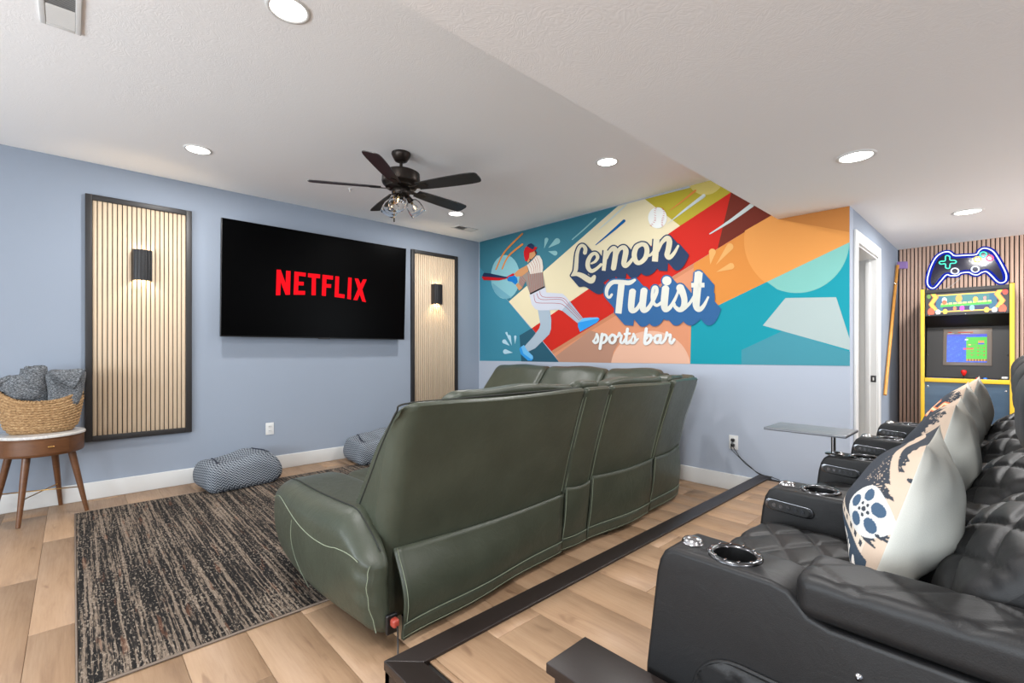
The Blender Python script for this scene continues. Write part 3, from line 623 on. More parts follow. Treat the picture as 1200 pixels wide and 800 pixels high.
n = NT('grey_knit'); co = n.obj(); g1 = n.noise(n.mapping(co, (90, 90, 260)), 1, 3, .7); g2 = n.noise(co, 14, 2)
n.P(Base_Color=n.mix(n.math('MULTIPLY', n.math('SUBTRACT', g2, .42), .8), n.ramp(g1, [(.34, rgb(46, 48, 52)), (.5, rgb(96, 100, 104)), (.66, rgb(158, 162, 166))]), rgb(96, 88, 84)), Roughness=.95)
n.b.inputs['Specular IOR Level'].default_value = .1; n.bump(g1, .9, .006); M['grey_knit'] = n.m
def fold(Q, amp=.006, k=26, ph=0):
    r_ = np.stack([np.sin(Q[:, 2] * k + Q[:, 1] * 9 + ph), np.sin(Q[:, 2] * k * .8 + Q[:, 0] * 12 + ph), np.sin(Q[:, 0] * 17 + Q[:, 1] * 21 + ph)], 1); return Q + amp * r_
def lean(dx, dy, z0): return lambda Q: np.stack([Q[:, 0] + dx * (Q[:, 2] - z0), Q[:, 1] + dy * (Q[:, 2] - z0), Q[:, 2]], 1)
t = thing('knit_blanket', 'grey knit throw rolled up at the left of the basket, end over the rim', 'blanket', (BX, BY - .09, BZ + .05), 0, 'grey throws in the basket')
def roll(cx_, cy_, z0, z1, R0, dy, dx=0, name='roll', par=None):
    turns = 2.6; th = np.linspace(0, turns * 2 * PI, 120); rr = .012 + (R0 - .012) * th / th[-1]; m = MB(); G = []
    for z, sc in zip(np.linspace(z0, z1, 16), 1 - .1 * np.linspace(-1, 1, 16) ** 4):
        G.append([(cx_ + dx * (z - z0) + .85 * rr[i] * sc * math.cos(th[i]), cy_ + dy * (z - z0) + rr[i] * sc * math.sin(th[i]) + .004 * math.sin(z * 50 + th[i]), z + .012 * math.sin(th[i] * .5) * (z > z1 - .02) + .006 * math.sin(th[i] * 3)) for i in range(120)])
    G = np.array(G); m.grid(G)
    o = m.build(name, M['grey_knit'], par, smooth=True); sm = o.modifiers.new('thickness', 'SOLIDIFY'); sm.thickness = .016; sm.offset = 0; return o
roll(BX + .01, BY - .03, BZ + .13, 1.085, .088, -.05, par=t)
MB().rbox((.20, .235, .24), .10, 10, (0, 0, 0), lambda Q: fold(np.stack([Q[:, 0] + BX, Q[:, 1] * (1 + .15 * (Q[:, 2] > 0)) + BY - .085, Q[:, 2] * (1 + .35 * Q[:, 1]) + .925], 1), .005, 40)).build('drape', M['grey_knit'], t, smooth=True)
MB().rbox((.13, .11, .075), .036, 8, (0, 0, 0), lambda Q: fold(np.stack([Q[:, 0] + BX - .01, Q[:, 1] + BY - .20, Q[:, 2] + .5 * Q[:, 1] + .985], 1), .004, 40, 2)).build('overhang', M['grey_knit'], t, smooth=True)
t = thing('knit_blanket', 'grey knit throw folded with a slanting flap at the right of the basket', 'blanket', (BX, BY + .1, BZ + .05), 0, 'grey throws in the basket')
def rt(Q):
    Q = Q.copy(); f_ = (Q[:, 2] + .15) / .3
    return fold(np.stack([Q[:, 0] + BX + .01, Q[:, 1] * (.86 + .35 * f_) + BY + .115 + .02 * f_, Q[:, 2] * (1 + .25 * Q[:, 1]) + .925], 1), .004, 30, 1)
MB().rbox((.2, .19, .29), .045, 10, (0, 0, 0), rt).build('fold', M['grey_knit'], t, smooth=True)
flap = [(BX + .118, BY + .03, 1.055), (BX + .135, BY + .10, .985), (BX + .135, BY + .175, .925)]
G = np.array([[(p_[0] + .004 * math.sin(k), p_[1] + .0 + (BY + .235 - p_[1]) * k / 7 * (1.0), p_[2] + (1.07 - p_[2]) * (k / 7)) for k in range(8)] for p_ in spline(flap, 6)])
o = MB().grid(G).build('flap', M['grey_knit'], t, smooth=True); sm = o.modifiers.new('thickness', 'SOLIDIFY'); sm.thickness = .014

# ------------------------------------------------------------------ floor poufs
n = NT('navy_weave'); uv = n.n('ShaderNodeTexCoord').outputs['UV']; sx = n.n('ShaderNodeSeparateXYZ', {0: uv})
tri = n.math('ABSOLUTE', n.math('SUBTRACT', n.math('FRACT', n.math('MULTIPLY', sx.outputs[0], 22.0)), .5))
zz = n.math('FRACT', n.math('ADD', n.math('MULTIPLY', sx.outputs[1], 46.0), n.math('MULTIPLY', tri, 2.0)))
pt = n.ramp(zz, [(.0, rgb(150, 156, 162)), (.42, rgb(150, 156, 162)), (.5, rgb(40, 46, 58)), (.92, rgb(40, 46, 58)), (1, rgb(150, 156, 162))])
n.P(Base_Color=n.mix(n.math('MULTIPLY', n.noise(uv, 40, 3), .35), pt, rgb(84, 90, 98)), Roughness=.9); n.b.inputs['Specular IOR Level'].default_value = .15; n.bump(zz, .25, .003); M['navy_weave'] = n.m
plain('navy_piping', rgb(30, 36, 52), .8)
def pouf(cx_, cy_, rz, sx_, sy_, h, label, seed):
    t = thing('floor_pouf', label, 'pouf', (cx_, cy_, 0), rz, 'navy and white poufs by the television wall'); rs = np.random.default_rng(seed); p_ = rs.uniform(0, 6, 8)
    def fn(Q):
        Q = Q.copy(); f_ = (Q[:, 2] + h / 2) / h; bul = 1 + .10 * np.sin(PI * np.clip(f_, 0, 1)) - .10 * f_
        Q[:, 0] *= bul; Q[:, 1] *= bul
        r2 = (Q[:, 0] / (sx_ / 2)) ** 2 + (Q[:, 1] / (sy_ / 2)) ** 2
        Q[:, 2] += f_ ** 2 * (-.075 * np.exp(-2.5 * r2) + .025 * np.sin(Q[:, 1] * 9 + p_[0]) + .018 * np.sin(Q[:, 0] * 14 + p_[1]))
        for k in range(3):
            w_ = .006 * np.sin(Q[:, 1] * (13 + 7 * k) + Q[:, 2] * (22 + 5 * k) + p_[2 + k]) ; Q[:, 0] += w_; Q[:, 2] += w_ * f_
        Q[:, 2] += h / 2; Q[:, 2] = np.maximum(Q[:, 2], .002); return Q
    m = MB().rbox((sx_, sy_, h), .075, 18, (0, 0, 0), fn); V = np.concatenate(m.v); f_ = V[:, 2] / h
    ang = np.arctan2(V[:, 1] / sy_, V[:, 0] / sx_); rad = np.sqrt((V[:, 0] / sx_) ** 2 + (V[:, 1] / sy_) ** 2) * 2
    top = np.clip((f_ - .8) * 5, 0, 1)
    m.uv = np.stack([V[:, 1] * 1.0 + .9 * V[:, 0], V[:, 2] - .55 * V[:, 0]], 1)
    m.weld = True
    o = m.build('cover', M['navy_weave'], t, smooth=True, local=True)
    for sg in (-1, 1):
        pts = fn(np.array([(x, sg * (sy_ / 2 - .085 + .02 * math.sin(x * 9)), h / 2 + .001) for x in np.linspace(-sx_ * .34, sx_ * .34, 9)]))
        MB().tube([tuple(q) for q in pts], .007, 6).build('piping', M['navy_piping'], t, smooth=True, local=True)
pouf(.345, -3.085, .10, .46, .58, .29, 'slouched navy and white woven pouf on the floor below the television', 3)
pouf(.33, -1.70, -.05, .46, .62, .30, 'slouched navy and white woven pouf partly hidden behind the green sofa', 11)

# ------------------------------------------------------------------ green leather sectional
def leather(name, lo, hi, rough, scale=1.0, wr=.25, grain=.25, spec=.5):
    n = NT(name); co = n.obj(); g = n.noise(co, 5 * scale, 5, .6); vor = n.n('ShaderNodeTexVoronoi', {'Vector': co, 'Scale': 420 * scale}); wv = n.noise(n.mapping(co, (1, 1, 1)), 12 * scale, 4, .6, dist=1.5)
    n.P(Base_Color=n.mix(g, lo, hi), Roughness=n.math('ADD', rough - .06, n.math('MULTIPLY', wv, .14))); n.b.inputs['Specular IOR Level'].default_value = spec
    b1 = n.n('ShaderNodeBump', {'Strength': wr, 'Distance': .012, 'Height': wv}); b2 = n.n('ShaderNodeBump', {'Strength': grain, 'Distance': .0006, 'Height': vor.outputs['Distance'], 'Normal': b1.outputs[0]})
    n.set(n.b.inputs['Normal'], b2.outputs[0]); M[name] = n.m
leather('green_leather', rgb(47, 51, 41), rgb(69, 74, 62), .38, wr=.18, spec=.38)
leather('black_leather', rgb(18, 18, 19), rgb(26, 26, 27), .48, wr=.08, spec=.3)
plain('thread_light', rgb(122, 130, 110), .7); plain('thread_dark', rgb(26, 28, 24), .7); plain('plastic_black', rgb(18, 18, 19), .35); plain('plug_red', rgb(150, 60, 48), .3)
sofa = thing('sectional_sofa', 'dark green leather sectional sofa seen from behind on the floor before the platform', 'sofa', (3.0, -2.0, 0))
Zr, Ur = [.05, .4, .68, .93, 1.0], [0, .05, .12, .20, .222]
Zf, Uf = [.05, .51, .65, .85, .97, 1.0], [-.2, -.2, -.1, .035, .14, .175]
rear = lambda z: np.interp(z, Zr, Ur); front = lambda z: np.interp(z, Zf, Uf)
def frame(o, e):
    o, e = np.array(o, float), np.array(e, float); L = np.linalg.norm(e - o); d = (e - o) / L; nn = np.array((d[1], -d[0]))
    return L, lambda s, u, z: np.stack([o[0] + d[0] * s + nn[0] * u, o[1] + d[1] * s + nn[1] * u, z + 0 * s], -1)
def shell(o, e, name='back_shell', round0=.05, round1=.02, top=1.0):
    L, W = frame(o, e); zs = np.linspace(.06, .965, 22); zt = np.array([.985, .996, 1.0, .996, .985]); ut = np.array([.219, .21, .197, .184, .165])
    u = np.concatenate([rear(zs), ut, front(zs[::-1])]); z = np.concatenate([zs, zt, zs[::-1]]) * top; nr = len(zs)
    side = np.concatenate([np.ones(nr), np.array([1, .6, 0, -.6, -1]), -np.ones(nr)]); mid = np.concatenate([(rear(zs) + front(zs)) / 2, np.full(5, .195), (rear(zs[::-1]) + front(zs[::-1])) / 2])
    rows = []
    ss = [0, .02, .08, .2, .45, .8] ; st_ = [(round0 * (1 - math.sqrt(max(0, 1 - (1 - q) ** 2))), q * round0) for q in (0, .08, .25, .5, .8, 1)]
    mids_ = [(0, s) for s in np.linspace(round0 + .02, L - round1 - .02, 26)]
    en = [(round1 * (1 - math.sqrt(max(0, 1 - (1 - q) ** 2))), L - q * round1) for q in (1, .8, .5, .25, .08, 0)]
    for d, s in st_ + mids_ + en:
        t_ = s / L; puff = .014 * math.sin(PI * min(1, max(0, t_))) ** .7 * (side > 0) * np.sin(PI * np.clip((z - .05) / .95, 0, 1)) ** .6
        wr = .0028 * np.sin(11 * s + 5 * z + 1.3) * np.sin(7 * z - 4 * s) * (side > 0)
        uu = u - (np.clip(side, 0, 1) if (round0 > .08 and s < L / 2) else np.clip(side, -1, 1)) * np.minimum(d, np.abs(u - mid) * 1.4 if round0 > .08 and s < L / 2 else np.abs(u - mid) * .9) + puff + wr; zz = z - (d * .45) * np.clip((z - .78) / .2, 0, 1)
        zz = zz + .004 * np.sin(s * 6 + 1) * (z > .9 * top)
        rows.append(W(np.full(len(u), s), uu, zz))
    return MB().grid(np.array(rows), wv=True, cap0=True, cap1=True).build(name, M['green_leather'], sofa, smooth=True, auto=60)
def seam(par, o, e, pts, name='stitching', mt='thread_light', r=.0017):
    L, W = frame(o, e); P = [tuple(W(np.array(s), np.array(u), np.array(z))) for s, u, z in spline(pts, 6)]
    return MB().tube(P, r, 6).build(name, M[mt], par, smooth=True)
def cushion(o, e, s0, s1, top=1.035, thick=.19, name='back_cushion', seed=0):
    L, W = frame(o, e); h = top - .44
    def fn(Q):
        f_ = (Q[:, 2] + h / 2) / h; u = Q[:, 1] * (1 - .25 * f_) - .30 + .42 * f_ ** 1.1 + .006 * np.sin(Q[:, 0] * 17 + seed) * np.sin(f_ * 9); s = Q[:, 0] + (s0 + s1) / 2
        z = Q[:, 2] + h / 2 + .44 - .018 * (np.abs(Q[:, 0]) / ((s1 - s0) / 2)) ** 4 * f_ + .006 * np.sin(Q[:, 0] * 13 + seed) * f_
        return W(s, u, z)
    return MB().rbox((s1 - s0, thick, h), .06, (22, 6, 20), (0, 0, 0), fn).build(name, M['green_leather'], sofa, smooth=True)
def seat(o, e, s0, s1, ztop=.47, u0=-.98, u1=-.2, name='seat_cushion'):
    L, W = frame(o, e)
    def fn(Q): return W(Q[:, 0] + (s0 + s1) / 2, Q[:, 1] + (u0 + u1) / 2, Q[:, 2] + ztop - .12 + .02 * np.cos(Q[:, 0] / (s1 - s0) * PI) * (Q[:, 2] > 0))
    MB().rbox((s1 - s0, u1 - u0, .24), .06, 10, (0, 0, 0), fn).build(name, M['green_leather'], sofa, smooth=True)
    def fb(Q): return W(Q[:, 0] + (s0 + s1) / 2, Q[:, 1] + (u0 + u1) / 2 + .02, Q[:, 2] + .14)
    MB().rbox((s1 - s0 - .005, u1 - u0 - .04, .19), .03, 4, (0, 0, 0), fb).build('seat_base', M['green_leather'], sofa, smooth=True)
def flap(o, e, s0, s1, fl0, fl1, zt=.385, name='rear_flap'):
    L, W = frame(o, e); G = []; zs = np.linspace(zt, .035, 16); f_ = (zt - zs) / (zt - .035)
    for s in np.linspace(s0, s1, 26):
        a_ = fl0 + (fl1 - fl0) * ((s - s0) / (s1 - s0)) ** .8
        u = rear(zs) + .010 + a_ * np.sin(np.minimum(f_ * 1.5, 1) * PI / 2) ** 1.2 + .008 * f_ * np.sin(9 * s + 1 + 3 * f_) + .010 * math.sin(PI * (s - s0) / (s1 - s0))
        dz = .012 * (1 - f_) * math.sin(PI * (s - s0) / (s1 - s0))
        G.append(W(np.full(16, s), u, zs - dz))
    G = np.array(G); o_ = MB().grid(G).build(name, M['green_leather'], sofa, smooth=True); sm = o_.modifiers.new('thickness', 'SOLIDIFY'); sm.thickness = .010; sm.offset = 0
    nrm = (W(np.array(0.), np.array(1.), np.array(0.)) - W(np.array(0.), np.array(0.), np.array(0.))) * .0065
    hem = G[:, 12:, :] + nrm * 1.2
    h_ = MB().grid(hem).build('hem_band', M['green_leather'], o_, smooth=True); sm = h_.modifiers.new('thickness', 'SOLIDIFY'); sm.thickness = .006; sm.offset = 0
    MB().tube([tuple(q + nrm * 2) for q in G[:, 12]], .0018, 6).tube([tuple(q + nrm * 2) for q in G[:, 15] + np.array([0, 0, .012])], .0015, 6).tube([tuple(q + nrm) for q in G[0] + (G[1] - G[0]) * .35], .0018, 6).build('stitching', M['thread_light'], o_, smooth=True)
    return o_
s1, s2, s3, s4, s5 = (3.30, -3.25), (3.30, -2.105), (3.30, -1.865), (3.30, -1.14), (3.19, -.53)
def back(o, e, r0=.05, r1=.02, top=1.0):
    b_ = shell(o, e, 'back_shell', r0, r1, top); L = frame(o, e)[0]
    for s in ((L - .006,) if o == s1 else (.012, L - .006)):
        seam(b_, o, e, [(s, float(rear(z)) - .001, z) for z in (.40, .6, .8, .95)] , 'stitching')
    return b_
def dz(o, e): return (e[0] - o[0], e[1] - o[1])
back(s1, (3.30, -2.11), .085); back((3.30, -2.10), (3.30, -1.87), .025); back((3.30, -1.86), (3.30, -1.145), .03); back((3.30, -1.135), s5, .03, .04); back((3.185, -.52), (3.02, -.405), .03, .03)
b_ = bpy.data.objects['back_shell']
seam(b_, s1, s2, [(.0, front(z) + .035, z) for z in (.52, .6, .7, .8, .9, .97)] + [(.03, .19, 1.0), (.3, .193, 1.003), (1.1, .193, 1.003)], 'piping', 'thread_dark', .0042)
flap(s1, s2, .05, 1.137, .125, .012); flap(s2, s3, .008, .235, .012, .012, .42); flap(s3, s4, .008, .715, .012, .02, .44); flap(s4, s5, .02, .59, .01, .04, .44)
cushion(s1, s2, .285, 1.125, 1.035, seed=1); cushion(s2, s3, .0, .24, 1.03, .16, 'console_back', 2); cushion(s3, s4, .01, .715, 1.035, seed=3); cushion(s4, s5, .05, .42, 1.03, seed=4)
seat(s1, s2, .275, 1.135); seat(s2, s3, .005, .235, .54, -.95, -.2, 'console'); seat(s3, s4, .005, .71)
# corner seat and the leg along the mural wall
MB().rbox((.80, .62, .24), .08, 10, (2.62, -.96, .35)).build('corner_seat', M['green_leather'], sofa, smooth=True); MB().rbox((.74, .56, .19), .03, 4, (2.64, -.96, .14)).build('seat_base', M['green_leather'], sofa, smooth=True)
l0, l1, l2, l3 = (3.0, -.41), (2.40, -.41), (1.61, -.41), (.76, -.41)
for a_, b__ in ((l0, l1), (l1, l2), (l2, l3)):
    L = a_[0] - b__[0]; shell(a_, (b__[0] + .008, b__[1]), 'back_shell', .03, .03, 1.0); cushion(a_, b__, .008, L - .008, 1.045, seed=a_[0])
seat(l1, l2, .01, .78); seat(l2, l3, .01, .83)
# arms
def arm(xa, xb, yo, yi, name='armrest'):
    cx_, cy_, h = (xa + xb) / 2, (yo + yi) / 2, .46; wd = abs(yi - yo)
    def fn(Q):
        f_ = (Q[:, 0] + (xb - xa) / 2) / (xb - xa); fz = (Q[:, 2] + h / 2) / h; out = np.clip(-Q[:, 1] / (wd / 2), 0, 1)
        y = Q[:, 1] - out * (.055 * np.sin(PI * np.clip(f_ * .85 + .1, 0, 1)) ** 1.2 + .03 * np.sin(PI * fz)) + out * .04 * (1 - fz) ** 2
        y = y + .0035 * out * np.sin(26 * fz + 2) * np.exp(-((f_ - .96) / .06) ** 2)
        z = Q[:, 2] + h / 2 + .045 + fz * (.035 * f_ - .0 * out) - .03 * fz * (out > .5) * 0 - .035 * fz * np.clip(1 - f_ * 4, 0, 1) ** 2 - .17 * fz ** 2 * np.clip((f_ - .80) / .20, 0, 1) ** 1.2
        x = Q[:, 0] + cx_ + .05 * (1 - fz) ** 2 * (1 - f_) - .16 * np.clip((Q[:, 1] + .085) / .05, 0, 1) * np.clip((f_ - .7) / .3, 0, 1)
        return np.stack([x, y + cy_, z], 1)
    o_ = MB().rbox((xb - xa, wd, h), .085, (30, 10, 16), (0, 0, 0), fn).build(name, M['green_leather'], sofa, smooth=True)
    def surf(pts): # points (x fraction, z fraction) on the outer face
        P = np.array([((f_ - .5) * (xb - xa), -wd / 2 - .0012, (fz - .5) * h) for f_, fz in spline(pts, 8)]); return [tuple(q) for q in fn(P)]
    MB().tube(surf([(.05, .80), (.16, .85), (.3, .81), (.5, .72), (.66, .68), (.8, .70), (.95, .84)]), .0019, 6).tube(surf([(.40, .73), (.39, .5), (.42, .25), (.47, .08)]), .0014, 6).build('stitching', M['thread_light'], o_, smooth=True)
    top = np.array([((f_ - .5) * (xb - xa), -wd / 2 + .062, h / 2 + .0005) for f_ in np.linspace(.08, .97, 20)])
    MB().tube([tuple(q) for q in fn(top)], .0025, 6).build('piping', M['thread_dark'], o_, smooth=True)
    back_ = np.array([((xb - xa) / 2 - .012, -wd / 2 + .012, (fz - .5) * h) for fz in np.linspace(.1, .92, 14)])
    MB().tube([tuple(q) for q in fn(back_)], .0018, 6).build('stitching', M['thread_light'], o_, smooth=True)
    return o_
arm1 = arm(2.27, 3.415, -3.325, -2.99)
MB().rbox((.30, .9, .5), .08, 8, (.6, -.98, .3)).build('armrest', M['green_leather'], sofa, smooth=True)
pw = MB().rbox((.02, .05, .08), .008, 3, (3.424, -3.245, .118)).build('power_port', M['plastic_black'], arm1, smooth=True)
MB().rbox((.035, .03, .034), .011, 4, (3.448, -3.243, .13)).build('power_plug', M['plug_red'], pw, smooth=True)
for x, y in ((2.45, -3.1), (3.3, -3.1), (2.45, -1.9), (3.28, -1.6), (.6, -.6), (2.9, -.6), (.6, -1.3), (2.4, -1.4)): MB().lathe([(.022, .001 if x < 2.88 and y < -1.11 else 0), (.026, .05)], 12, (x, y, .012 if (x < 2.88 and y < -1.11) else 0)).build('foot', M['plastic_black'], sofa)
cb = MB().tube(spline([(3.468, -3.243, .125), (3.485, -3.25, .07), (3.52, -3.27, .012), (3.58, -3.30, .006), (3.66, -3.33, .006), (3.684, -3.335, .006)], 8), .0035, 6).build('power_cord', M['plastic_black'], smooth=True)
cb.name = 'extension_lead'; tag(cb, 'thin black power cord on the floor behind the green sofa arm', 'cord')

# ------------------------------------------------------------------ black theatre recliners on the platform
n = NT('chrome'); n.P(Base_Color=rgb(168, 169, 172), Metallic=1, Roughness=.2); M['chrome'] = n.m
n = NT('dark_chrome'); n.P(Base_Color=rgb(92, 93, 96), Metallic=1, Roughness=.22); M['dark_chrome'] = n.m
def groove(a_, b_, w_=.07):
    d = np.minimum(np.abs((a_ + b_ + .5) % 1 - .5), np.abs((a_ - b_ + .5) % 1 - .5)); return np.exp(-(d / w_) ** 2) , np.sqrt(np.clip(d * 2, 0, 1))
def cut(o, cutter):
    md = o.modifiers.new('cut', 'BOOLEAN'); md.object = cutter; md.operation = 'DIFFERENCE'; md.solver = 'EXACT'
    dg = bpy.context.evaluated_depsgraph_get(); me = bpy.data.meshes.new_from_object(o.evaluated_get(dg)); o.modifiers.clear(); o.data = me
    bpy.data.objects.remove(cutter); return o
def rec_arm(y0, y1, par, controls=True, pocket=False):
    pr = [(4.525, PZ + .012), (4.508, .30), (4.513, .45), (4.540, .68), (4.548, .715), (4.560, .738), (4.580, .7495), (4.79, .7495), (4.822, .742), (4.842, .722), (4.858, .705), (4.89, .697), (5.44, .697), (5.5, .65), (5.5, PZ + .012)]
    o = MB().prism(pr[::-1], lambda a_, b_: (a_, y0, b_), lambda a_, b_: (a_, y1, b_)).build('armrest', M['black_leather'], par, bevel=.011, bseg=3, auto=50)
    yc = (y0 + y1) / 2; L0 = par.location
    ct = MB().lathe([(.043, .67), (.043, .80)], 40, (4.695, yc, 0)).build('cutter', M['black_leather'], par); cut(o, ct)
    cpr = [(.0425, .7505), (.0445, .754), (.052, .756), (.057, .753), (.058, .7498)]
    ch = MB().lathe(cpr, 40, (4.695, yc, 0), cap0=False, cap1=False).build('cup_holder', M['dark_chrome'], o, smooth=True)
    MB().lathe([(.0425, .7505), (.041, .70), (.0405, .672), (0.0005, .6715)], 40, (4.695, yc, 0), cap0=False, cap1=False).build('cup_well', M['plastic_black'], ch, smooth=True, auto=50)
    m = MB()
    for k in range(12):
        th = k * PI / 6; m.rbox((.004, .008, .002), .0009, 1, (4.695 + .0505 * math.cos(th), yc + .0505 * math.sin(th), .7565))
    m.build('ring_lights', M['chrome'], ch)
    MB().lathe([(.0, .7635), (.008, .7632), (.019, .760), (.0235, .755), (.0245, .7498)], 32, (4.597, yc, 0), cap0=False).build('push_button', M['chrome'], o, smooth=True)
    # padded rear part of the arm
    def fq(Q):
        Q = Q.copy(); top = np.clip((Q[:, 2] - .02) / .015, 0, 1); g, p_ = groove(Q[:, 0] / .15, Q[:, 1] / .15, .05); Q[:, 2] -= top * g * .004; Q[:, 2] -= .012 * np.clip((Q[:, 0] - .1) / .2, 0, 1) ** 2; return Q
    pd = MB().rbox((.63, y1 - y0 + .012, .086), .026, (56, 16, 6), (5.148, yc, .742), fq).build('arm_pad', M['black_leather'], o, smooth=True)
    if controls:
        stad = arc(.055, 0, .018, -PI / 2, PI / 2, 9) + arc(-.055, 0, .018, PI / 2, 1.5 * PI, 9)
        tilt = -.06
        def fm(d, k=1): return lambda a_, b_: (4.622 + (a_ * k) * math.cos(tilt) - b_ * k * math.sin(tilt), y0 - d, .692 + a_ * k * math.sin(tilt) + b_ * k * math.cos(tilt))
        cp = MB().prism(stad, fm(.0002), fm(.005)).build('control_panel', M['dark_chrome'], o, bevel=.0015)
        MB().prism(stad, fm(.0051, .86), fm(.0062, .82)).build('control_face', M['plastic_black'], cp)
        m = MB()
        for k, a_ in enumerate((-.042, -.021, 0, .020, .040)): m.prism([(a_ + .0062 * x, .0062 * z * 1.1) for x, z in arc(0, 0, 1, 0, 2 * PI, 13)[:-1]], fm(.0063), fm(.0085))
        m.build('control_buttons', M['dark_chrome'], cp)
    if pocket:
        x0, x1, z0, z1, r_ = 4.635, 5.32, .20, .552, .10
        pl = arc(x1 - r_, z1 - r_, r_, 0, PI / 2, 8) + arc(x0 + r_, z1 - r_, r_, PI / 2, PI, 8) + arc(x0 + r_, z0 + r_, r_, PI, 1.5 * PI, 8) + arc(x1 - r_, z0 + r_, r_, 1.5 * PI, 2 * PI, 8)
        xs, zs = np.meshgrid(np.linspace(x0, x1, 90), np.linspace(z0, z1, 50), indexing='ij')
        dx = np.maximum(np.abs(xs - (x0 + x1) / 2) - (x1 - x0) / 2 + r_, 0); dzz = np.maximum(np.abs(zs - (z0 + z1) / 2) - (z1 - z0) / 2 + r_, 0); dd = np.sqrt(dx ** 2 + dzz ** 2); k_ = np.where(dd > r_, r_ / np.maximum(dd, 1e-6), 1)
        sx_ = np.sign(xs - (x0 + x1) / 2); sz_ = np.sign(zs - (z0 + z1) / 2)
        xs = np.where(dd > r_, (x0 + x1) / 2 + sx_ * ((x1 - x0) / 2 - r_ + dx * k_), xs); zs = np.where(dd > r_, (z0 + z1) / 2 + sz_ * ((z1 - z0) / 2 - r_ + dzz * k_), zs)
        ed = np.clip((r_ - np.minimum(dd, r_)) / .03, 0, 1) if False else np.clip(np.minimum(np.minimum(xs - x0, x1 - xs), np.minimum(zs - z0, z1 - zs)) / .02, 0, 1)
        g, p_ = groove(xs / .11, zs / .13, .05); yy_ = y0 - .0005 - .014 * np.sqrt(ed) + .006 * g * ed
        pk = MB().grid(np.stack([xs, yy_, zs], -1)).build('quilted_panel', M['black_leather'], o, smooth=True)
        MB().tube([(a_, y0 - .003, b_) for a_, b_ in pl], .005, 6, True).build('piping', M['black_leather'], pk, smooth=True)
        MB().lathe([(.0, .008), (.005, .006), (.006, .0)], 12, M4=Matrix.Translation((4.935, y0 - .0003, .632)) @ Matrix.Rotation(PI / 2, 4, 'X'), cap0=False).build('rivet', M['chrome'], o, smooth=True)
    return o
def recliner(label, y0, y1, near_arm, far_arm=None, first=False):
    t = thing('theater_recliner', label, 'recliner', (4.9, (y0 + y1) / 2, PZ), 0, 'black leather recliners in a row on the platform')
    rec_arm(*near_arm, t, not first, first)
    if far_arm: rec_arm(*far_arm, t)
    W = y1 - y0 - .012; yc = (y0 + y1) / 2
    def fs(Q):
        Q = Q.copy(); top = np.clip((Q[:, 2] - .03) / .03, 0, 1); fr_ = np.clip((-Q[:, 0] - .21) / .03, 0, 1); g, p_ = groove(Q[:, 0] / .11, Q[:, 1] / .20); Q[:, 2] += top * (.018 * (1 - (Q[:, 1] / (W / 2)) ** 2) - .006 * g + .004 * p_ - .05 * np.clip((Q[:, 0] - .0) / .25, 0, 1)); return Q
    MB().rbox((.52, W, .16), .055, (60, 60, 8), (4.80, yc, .565), fs).build('seat', M['black_leather'], t, smooth=True)
    def ff(Q):
        Q = Q.copy(); fr_ = np.clip((-Q[:, 0] - .01) / .02, 0, 1); g, p_ = groove(Q[:, 2] / .12, Q[:, 1] / .12); Q[:, 0] -= fr_ * (.008 * p_ - .008 * g); return Q
    MB().rbox((.06, W, .32), .025, (4, 44, 40), (4.565, yc, .345), ff).build('footrest', M['black_leather'], t, smooth=True)
    MB().box(4.60, 5.45, yc - W / 2 + .01, yc + W / 2 - .01, PZ + .03, .47).build('base_frame', M['plastic_black'], t)
    # backrest: lofted along y
    pf = spline([(4.945, .57), (4.965, .63), (5.0, .70), (5.045, .78), (5.095, .845), (5.15, .885), (5.21, .905), (5.27, .905)], 9); pf = np.array(pf)
    rows = []; ys = np.concatenate([[-1, -.99, -.96], np.linspace(-.92, .92, 70), [.96, .99, 1]])
    tang = np.gradient(pf, axis=0); nrm_ = np.stack([-tang[:, 1], tang[:, 0]], 1); nrm_ /= np.linalg.norm(nrm_, axis=1)[:, None]
    arcl = np.concatenate([[0], np.cumsum(np.linalg.norm(np.diff(pf, axis=0), axis=1))])
    for q in ys:
        crown = .035 * (1 - abs(q) ** 2.2); rnd = .03 * (1 - math.sqrt(max(0, 1 - max(0, abs(q) - .90) ** 2 / .01)))
        g, p_ = groove(arcl / .10, np.full(len(arcl), q * W / 2 / .22), .07); endm = np.clip(arcl / .05, 0, 1) * np.clip((1 - abs(q)) / .1, 0, 1)
        off = crown - rnd + endm * (.009 * p_ - .006 * g) - .028
        f_ = pf + nrm_ * off[:, None]
        bk_ = np.array([(5.36, .93), (5.40, .8), (5.36, .6), (5.3, .56)])
        ring = np.concatenate([f_, bk_]); rows.append(np.stack([ring[:, 0], np.full(len(ring), yc + q * W / 2), ring[:, 1]], -1))
    MB().grid(np.array(rows), wv=True, cap0=True, cap1=True).build('lumbar_cushion', M['black_leather'], t, smooth=True, auto=70)
    MB().rbox((.16, W, .62), .05, 8, (0, 0, 0), lambda Q: np.stack([Q[:, 0] + 5.40 + .12 * (Q[:, 2] - 0), Q[:, 1] + yc, Q[:, 2] + .86], 1)).build('backrest', M['black_leather'], t, smooth=True)
    def fh(Q): return np.stack([Q[:, 0] + 5.265 + .02 * (Q[:, 1] / (W / 2)) ** 2 + .0 * Q[:, 2], Q[:, 1] + yc, Q[:, 2] + 1.085], 1)
    MB().rbox((.28, W - .01, .225), .085, 12, (0, 0, 0), fh).build('headrest', M['black_leather'], t, smooth=True)
    for x in (4.62, 5.4):
        for y in (y0 + .03, y1 - .03): MB().lathe([(.02, PZ), (.02, PZ + .032)], 12, (x, y, 0)).build('foot', M['plastic_black'], t)
    return t
